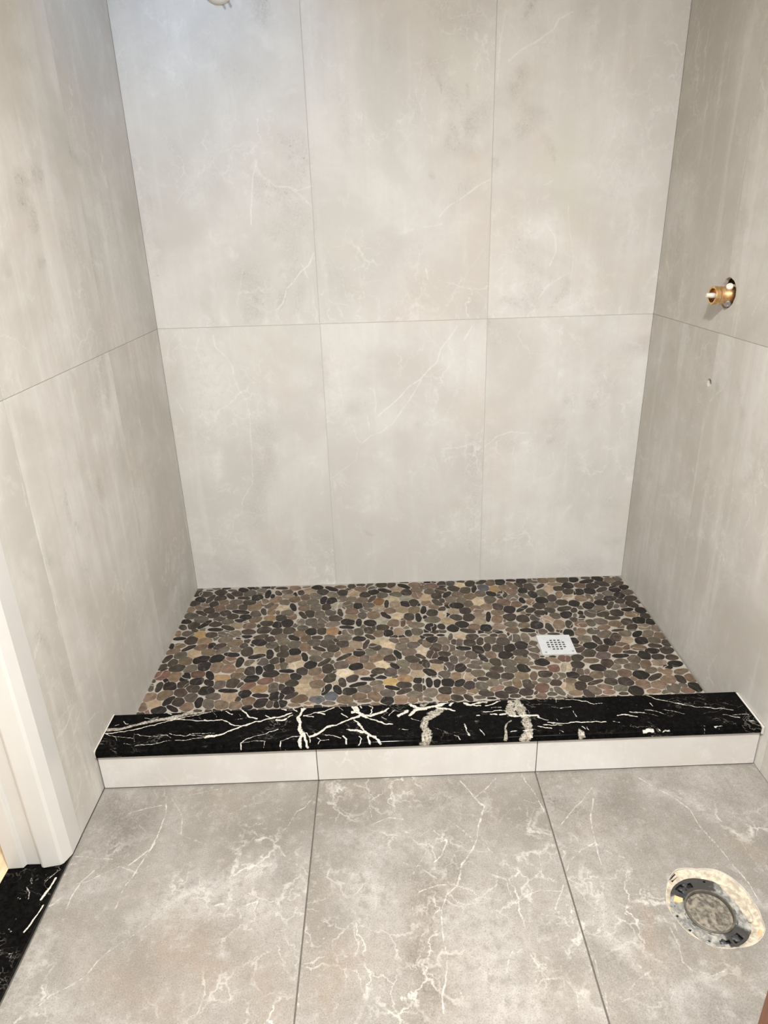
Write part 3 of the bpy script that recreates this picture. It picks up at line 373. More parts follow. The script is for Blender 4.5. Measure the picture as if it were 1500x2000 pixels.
def grid(us, vs, holes):
    u, v = np.meshgrid(us, vs, indexing='ij'); n, m = u.shape
    i = np.arange(n * m).reshape(n, m); F = np.stack([i[:-1, :-1], i[1:, :-1], i[1:, 1:], i[:-1, 1:]], -1).reshape(-1, 4)
    u = u.ravel().copy(); v = v.ravel().copy()
    border = np.concatenate([i[:, 0], i[-1, 1:], i[:-1, -1][::-1], i[0, 1:-1][::-1]])
    for cu, cv, rf in holes:
        fu = u[F].mean(1) - cu; fv = v[F].mean(1) - cv
        kp = np.hypot(fu, fv) > rf(np.arctan2(fv, fu)); gone = np.zeros(len(u), bool); gone[F[~kp].ravel()] = True; F = F[kp]
        left = np.zeros(len(u), bool); left[F.ravel()] = True
        du = u - cu; dv = v - cv; r = np.hypot(du, dv); rr = rf(np.arctan2(dv, du)); k = ((r < rr) | (gone & left)) & (r > 1e-9)
        u[k] = cu + du[k] / r[k] * rr[k]; v[k] = cv + dv[k] / r[k] * rr[k]
    return u, v, F, border

def tiled(name, O, U, V, N, tiles, step, key, mat, grout, joint, holes=(), fine=(), depth=.0016, back=None, parent=None, seed0=0, tone=None, flip=False):
    """one structure mesh: every tile is a bevelled plate of its own over a grout bed; holes are really cut"""
    O, U, V, N = (np.array(x, float) for x in (O, U, V, N))
    vs, fs, cols, col2, uvt, mats = [], [], [], [], [], []; base = 0
    def put(u, v, dn, F, prt, prt2, uv3, mi):
        nonlocal base
        P = O + np.outer(u, U) + np.outer(v, V) + np.outer(dn, N)
        vs.append(P); fs.append(F + base); cols.append(prt); col2.append(prt2); uvt.append(uv3); mats.append(np.full(len(F), mi)); base += len(u)
    for ti, (u0, u1, v0, v1) in enumerate(tiles):
        hs = [h for h in holes if u0 - .15 < h[0] < u1 + .15 and v0 - .15 < h[1] < v1 + .15]
        fu = [(a, b, s) for (a, b, c, d, s) in fine if u0 < b and u1 > a and v0 < d and v1 > c]
        fv = [(c, d, s) for (a, b, c, d, s) in fine if u0 < b and u1 > a and v0 < d and v1 > c]
        j = joint / 2
        us = spaced(u0 + j, u1 - j, step, fine=fu); vv = spaced(v0 + j, v1 - j, step, fine=fv)
        u, v, F, border = grid(us, vv, hs)
        pr = paint(key, u, v, wmin=.0026 * .95 if key == 'F' else .0040, wfac=.8, ifac=.9) if key else {}
        z = np.zeros_like(u); g = lambda k: pr.get(k, z)
        tn = (tone or {}).get(ti, 0.0)
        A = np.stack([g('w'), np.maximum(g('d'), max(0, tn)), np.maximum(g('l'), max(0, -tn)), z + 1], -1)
        B = np.stack([np.maximum(g('o'), g('b')), g('y'), g('p'), z + 1], -1)
        A[:, 1] = np.maximum(A[:, 1], g('s') * .9)  # soft dark smudges near the wall top
        T = np.stack([u, v, z + (ti * 3.17 + seed0), z + 1], -1)
        put(u, v, z, F, A, B, T, 0)
        # skirt round the plate
        bu, bv = u[border], v[border]; nb = len(border); k = np.arange(nb)
        Fs = np.stack([k, nb + k, nb + (k + 1) % nb, (k + 1) % nb], -1)
        ok = np.ones(nb, bool)
        for cu, cv, rf in hs: ok &= np.hypot(bu - cu, bv - cv) > rf(np.arctan2(bv - cv, bu - cu)) + .004
        put(np.r_[bu, bu], np.r_[bv, bv], np.r_[np.zeros(nb), np.full(nb, -depth)], Fs[ok], np.r_[A[border], A[border]], np.r_[B[border], B[border]], np.r_[T[border], T[border]], 0)
    # grout bed
    a0 = min(t[0] for t in tiles); a1 = max(t[1] for t in tiles); b0 = min(t[2] for t in tiles); b1 = max(t[3] for t in tiles)
    if back: a0, a1, b0, b1 = back
    fu = [(h[0] - .16, h[0] + .16, .006) for h in holes]; fv = [(h[1] - .16, h[1] + .16, .006) for h in holes]
    u, v, F, _ = grid(spaced(a0, a1, .3, fine=fu), spaced(b0, b1, .3, fine=fv), holes)
    z = np.zeros_like(u); blank = np.stack([z, z, z, z + 1], -1)
    put(u, v, z - depth, F, blank, blank, np.stack([u, v, z, z + 1], -1), 1)
    # rims of the holes: raw tile body, then the cavity
    for cu, cv, rf in holes:
        n = 72; th = np.linspace(-math.pi, math.pi, n, endpoint=False); r = rf(th)
        rings = [(r + .007, -.0009), (r - .0006, -.0004), (r - .001, -.012), (r + .006, -.014), (r + .006, -.06), (r * 0 + .0005, -.06)]
        for q in range(len(rings) - 1):
            ra, da = rings[q]; rb, db = rings[q + 1]; k = np.arange(n)
            uu = np.r_[cu + ra * np.cos(th), cu + rb * np.cos(th)]; v2 = np.r_[cv + ra * np.sin(th), cv + rb * np.sin(th)]
            Fq = np.stack([k, (k + 1) % n, n + (k + 1) % n, n + k], -1); zz = np.zeros(2 * n); bl = np.stack([zz, zz, zz, zz + 1], -1)
            put(uu, v2, np.r_[np.full(n, da), np.full(n, db)], Fq, bl, bl, np.stack([uu, v2, zz, zz + 1], -1), 2 if q < 2 else 3)
    F = np.concatenate(fs)
    if flip: F = F[:, ::-1]
    o = mesh_obj(name, np.concatenate(vs), F, mat, parent, attrs={'prt': np.concatenate(cols), 'prt2': np.concatenate(col2), 'uvt': np.concatenate(uvt)})
    for m_ in (grout, M['tile_body'], M['cavity']): o.data.materials.append(m_)
    o.data.polygons.foreach_set('material_index', np.concatenate(mats).astype(np.int32)); o.data.update()
    return o

def ragged(r, seed, amp=.06, base=None):
    rng = np.random.RandomState(seed); ph = rng.rand(7) * 6.28; am = rng.rand(7)
    def f(th):
        s = np.zeros_like(th)
        for k in range(7): s = s + am[k] * np.sin((k * 2 + 3) * th + ph[k]) / (k * .6 + 1)
        R = r if base is None else np.interp(th, base[0], base[1], period=2 * math.pi)
        return R * (1 + amp * s * .5)
    return f

# ============================================================ the room
ZS = 0.0275            # top of the shower's grout bed
W_ = 1.8
XF = [0.0, 0.5956, 1.2002, 1.84]; XB = [0.0, 0.5898, 1.1976, 1.8]
ZR = [0.002, 1.0994, 2.30, 2.44]
btiles = [(XB[i], XB[i + 1], ZR[j], ZR[j + 1]) for j in range(3) for i in range(3)]
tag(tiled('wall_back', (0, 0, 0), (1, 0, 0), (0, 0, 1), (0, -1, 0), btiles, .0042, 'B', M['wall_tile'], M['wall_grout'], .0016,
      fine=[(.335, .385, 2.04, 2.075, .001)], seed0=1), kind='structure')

YL = [0.0, 0.487, 1.097, 1.243]
ltiles = [(YL[i], YL[i + 1], ZR[j], ZR[j + 1]) for j in range(3) for i in range(3)]
tag(tiled('wall_left', (0, 0, 0), (0, -1, 0), (0, 0, 1), (1, 0, 0), ltiles, .005, 'L', M['side_tile'], M['wall_grout'], .0016, seed0=40, flip=True,
      tone={0: .16, 3: .16, 6: .1}), kind='structure')  # tone paints the shade beside the back corner into these tiles

YR = [0.0, 0.492, 1.097, 1.70, 2.31, 3.05]
rtiles = [(YR[i], YR[i + 1], ZR[j], ZR[j + 1]) for j in range(3) for i in range(5)]
valve_c = (0.505, 1.213); outlet_c = (0.479, 0.949)
tag(tiled('wall_right', (1.8, 0, 0), (0.0136, -1, 0), (0, 0, 1), (-1, -0.0136, 0), rtiles, .005, 'R', M['side_tile'], M['wall_grout'], .0016, seed0=71, flip=True,
      holes=[(valve_c[0], valve_c[1], ragged(.043, 5, .10)), (outlet_c[0], outlet_c[1], ragged(.0135, 9, .25))],
      fine=[(.44, .57, 1.15, 1.28, .003), (.45, .51, .92, .98, .0025)], tone={0: .15, 5: .15, 10: .1}), kind='structure')  # corner column toned darker, standing in for shade beside the back wall

hb = np.array([(155, .1000), (173, .1050), (138, .1030), (117, .1050), (91, .0930), (63, .0990), (36, .0948), (4, .0880), (-23, .0945), (-36, .1001), (-60, .0999), (-89, .0972), (-119, .1050), (-140, .1060), (-161, .1050), (-177, .1060)])
ha = np.radians(-hb[:, 0]); ha = (ha + math.pi) % (2 * math.pi) - math.pi; order = np.argsort(ha)
FC = (1.512, 1.482)
ftiles = [(XF[i], XF[i + 1], a, b) for (a, b) in ((1.060, 2.275), (2.275, 3.05)) for i in range(3)]
tag(tiled('floor', (0, 0, 0), (1, 0, 0), (0, -1, 0), (0, 0, 1), ftiles, .02, 'F', M['floor_tile'], M['floor_grout'], .0038, seed0=13, flip=True,
      holes=[(FC[0], FC[1], ragged(.1, 3, .03, (ha[order], hb[order, 1])))], fine=[(-.1, 1.9, 1.05, 1.80, .0026)], depth=.002, back=(-.006, 1.84, 1.05, 3.05)), kind='structure')

def plain(name, boxes, mat):
    b = MB()
    for q in boxes: b.box(*q)
    return tag(b.build(name, mat), kind='structure')
plain('ceiling', [((-1.4, -3.1, 2.44), (1.9, 0.06, 2.5))], M['plaster'])
plain('wall_front', [((-1.4, -3.15, 0), (1.9, -3.052, 2.44))], M['plaster'])
plain('wall_hall', [((-1.4, -3.05, 0), (-1.3, -0.6, 2.44)), ((-1.3, -0.7, 0), (-0.14, -0.6, 2.44)),
                    ((-0.137, -1.243, 0), (-0.012, -0.6, 2.44)), ((-0.137, -3.05, 0), (0.0, -2.36, 2.44)), ((-0.137, -2.36, 2.10), (0.0, -1.243, 2.44))], M['plaster'])
plain('floor', [((-1.3, -3.05, -0.03), (-0.139, -0.7, 0.0))], M['oak_floor'])
plain('wall_void', [((-0.05, 0.004, 0), (1.9, 0.06, 2.44))], M['cavity']).name = 'wall_backing'

# white door casing and jamb, an extruded moulding profile
def casing(name, prof, z0, z1):
    n = len(prof); v = [(x, y, z0) for x, y in prof] + [(x, y, z1) for x, y in prof]
    b = MB(); b.add(v, [(i, (i + 1) % n, n + (i + 1) % n, n + i) for i in range(n)] + [tuple(range(n))[::-1], tuple(range(n, 2 * n))])
    return b.build(name, M['paint_white'], bevel=.0022, segs=3)
prof = [(0.0035, -1.243), (0.0045, -1.300), (-0.006, -1.326), (-0.012, -1.331), (-0.050, -1.338), (-0.056, -1.336), (-0.060, -1.327), (-0.096, -1.327), (-0.100, -1.336), (-0.137, -1.338), (-0.137, -1.244)]
tag(casing('trim_1', prof, 0.0068, 2.10), kind='structure')
tag(casing('trim_2', [(x, -3.60 - y) for x, y in prof][::-1], 0.0068, 2.10), kind='structure')
plain('trim_3', [((-0.137, -2.27, 2.06), (0.0, -1.335, 2.10))], M['paint_white'])

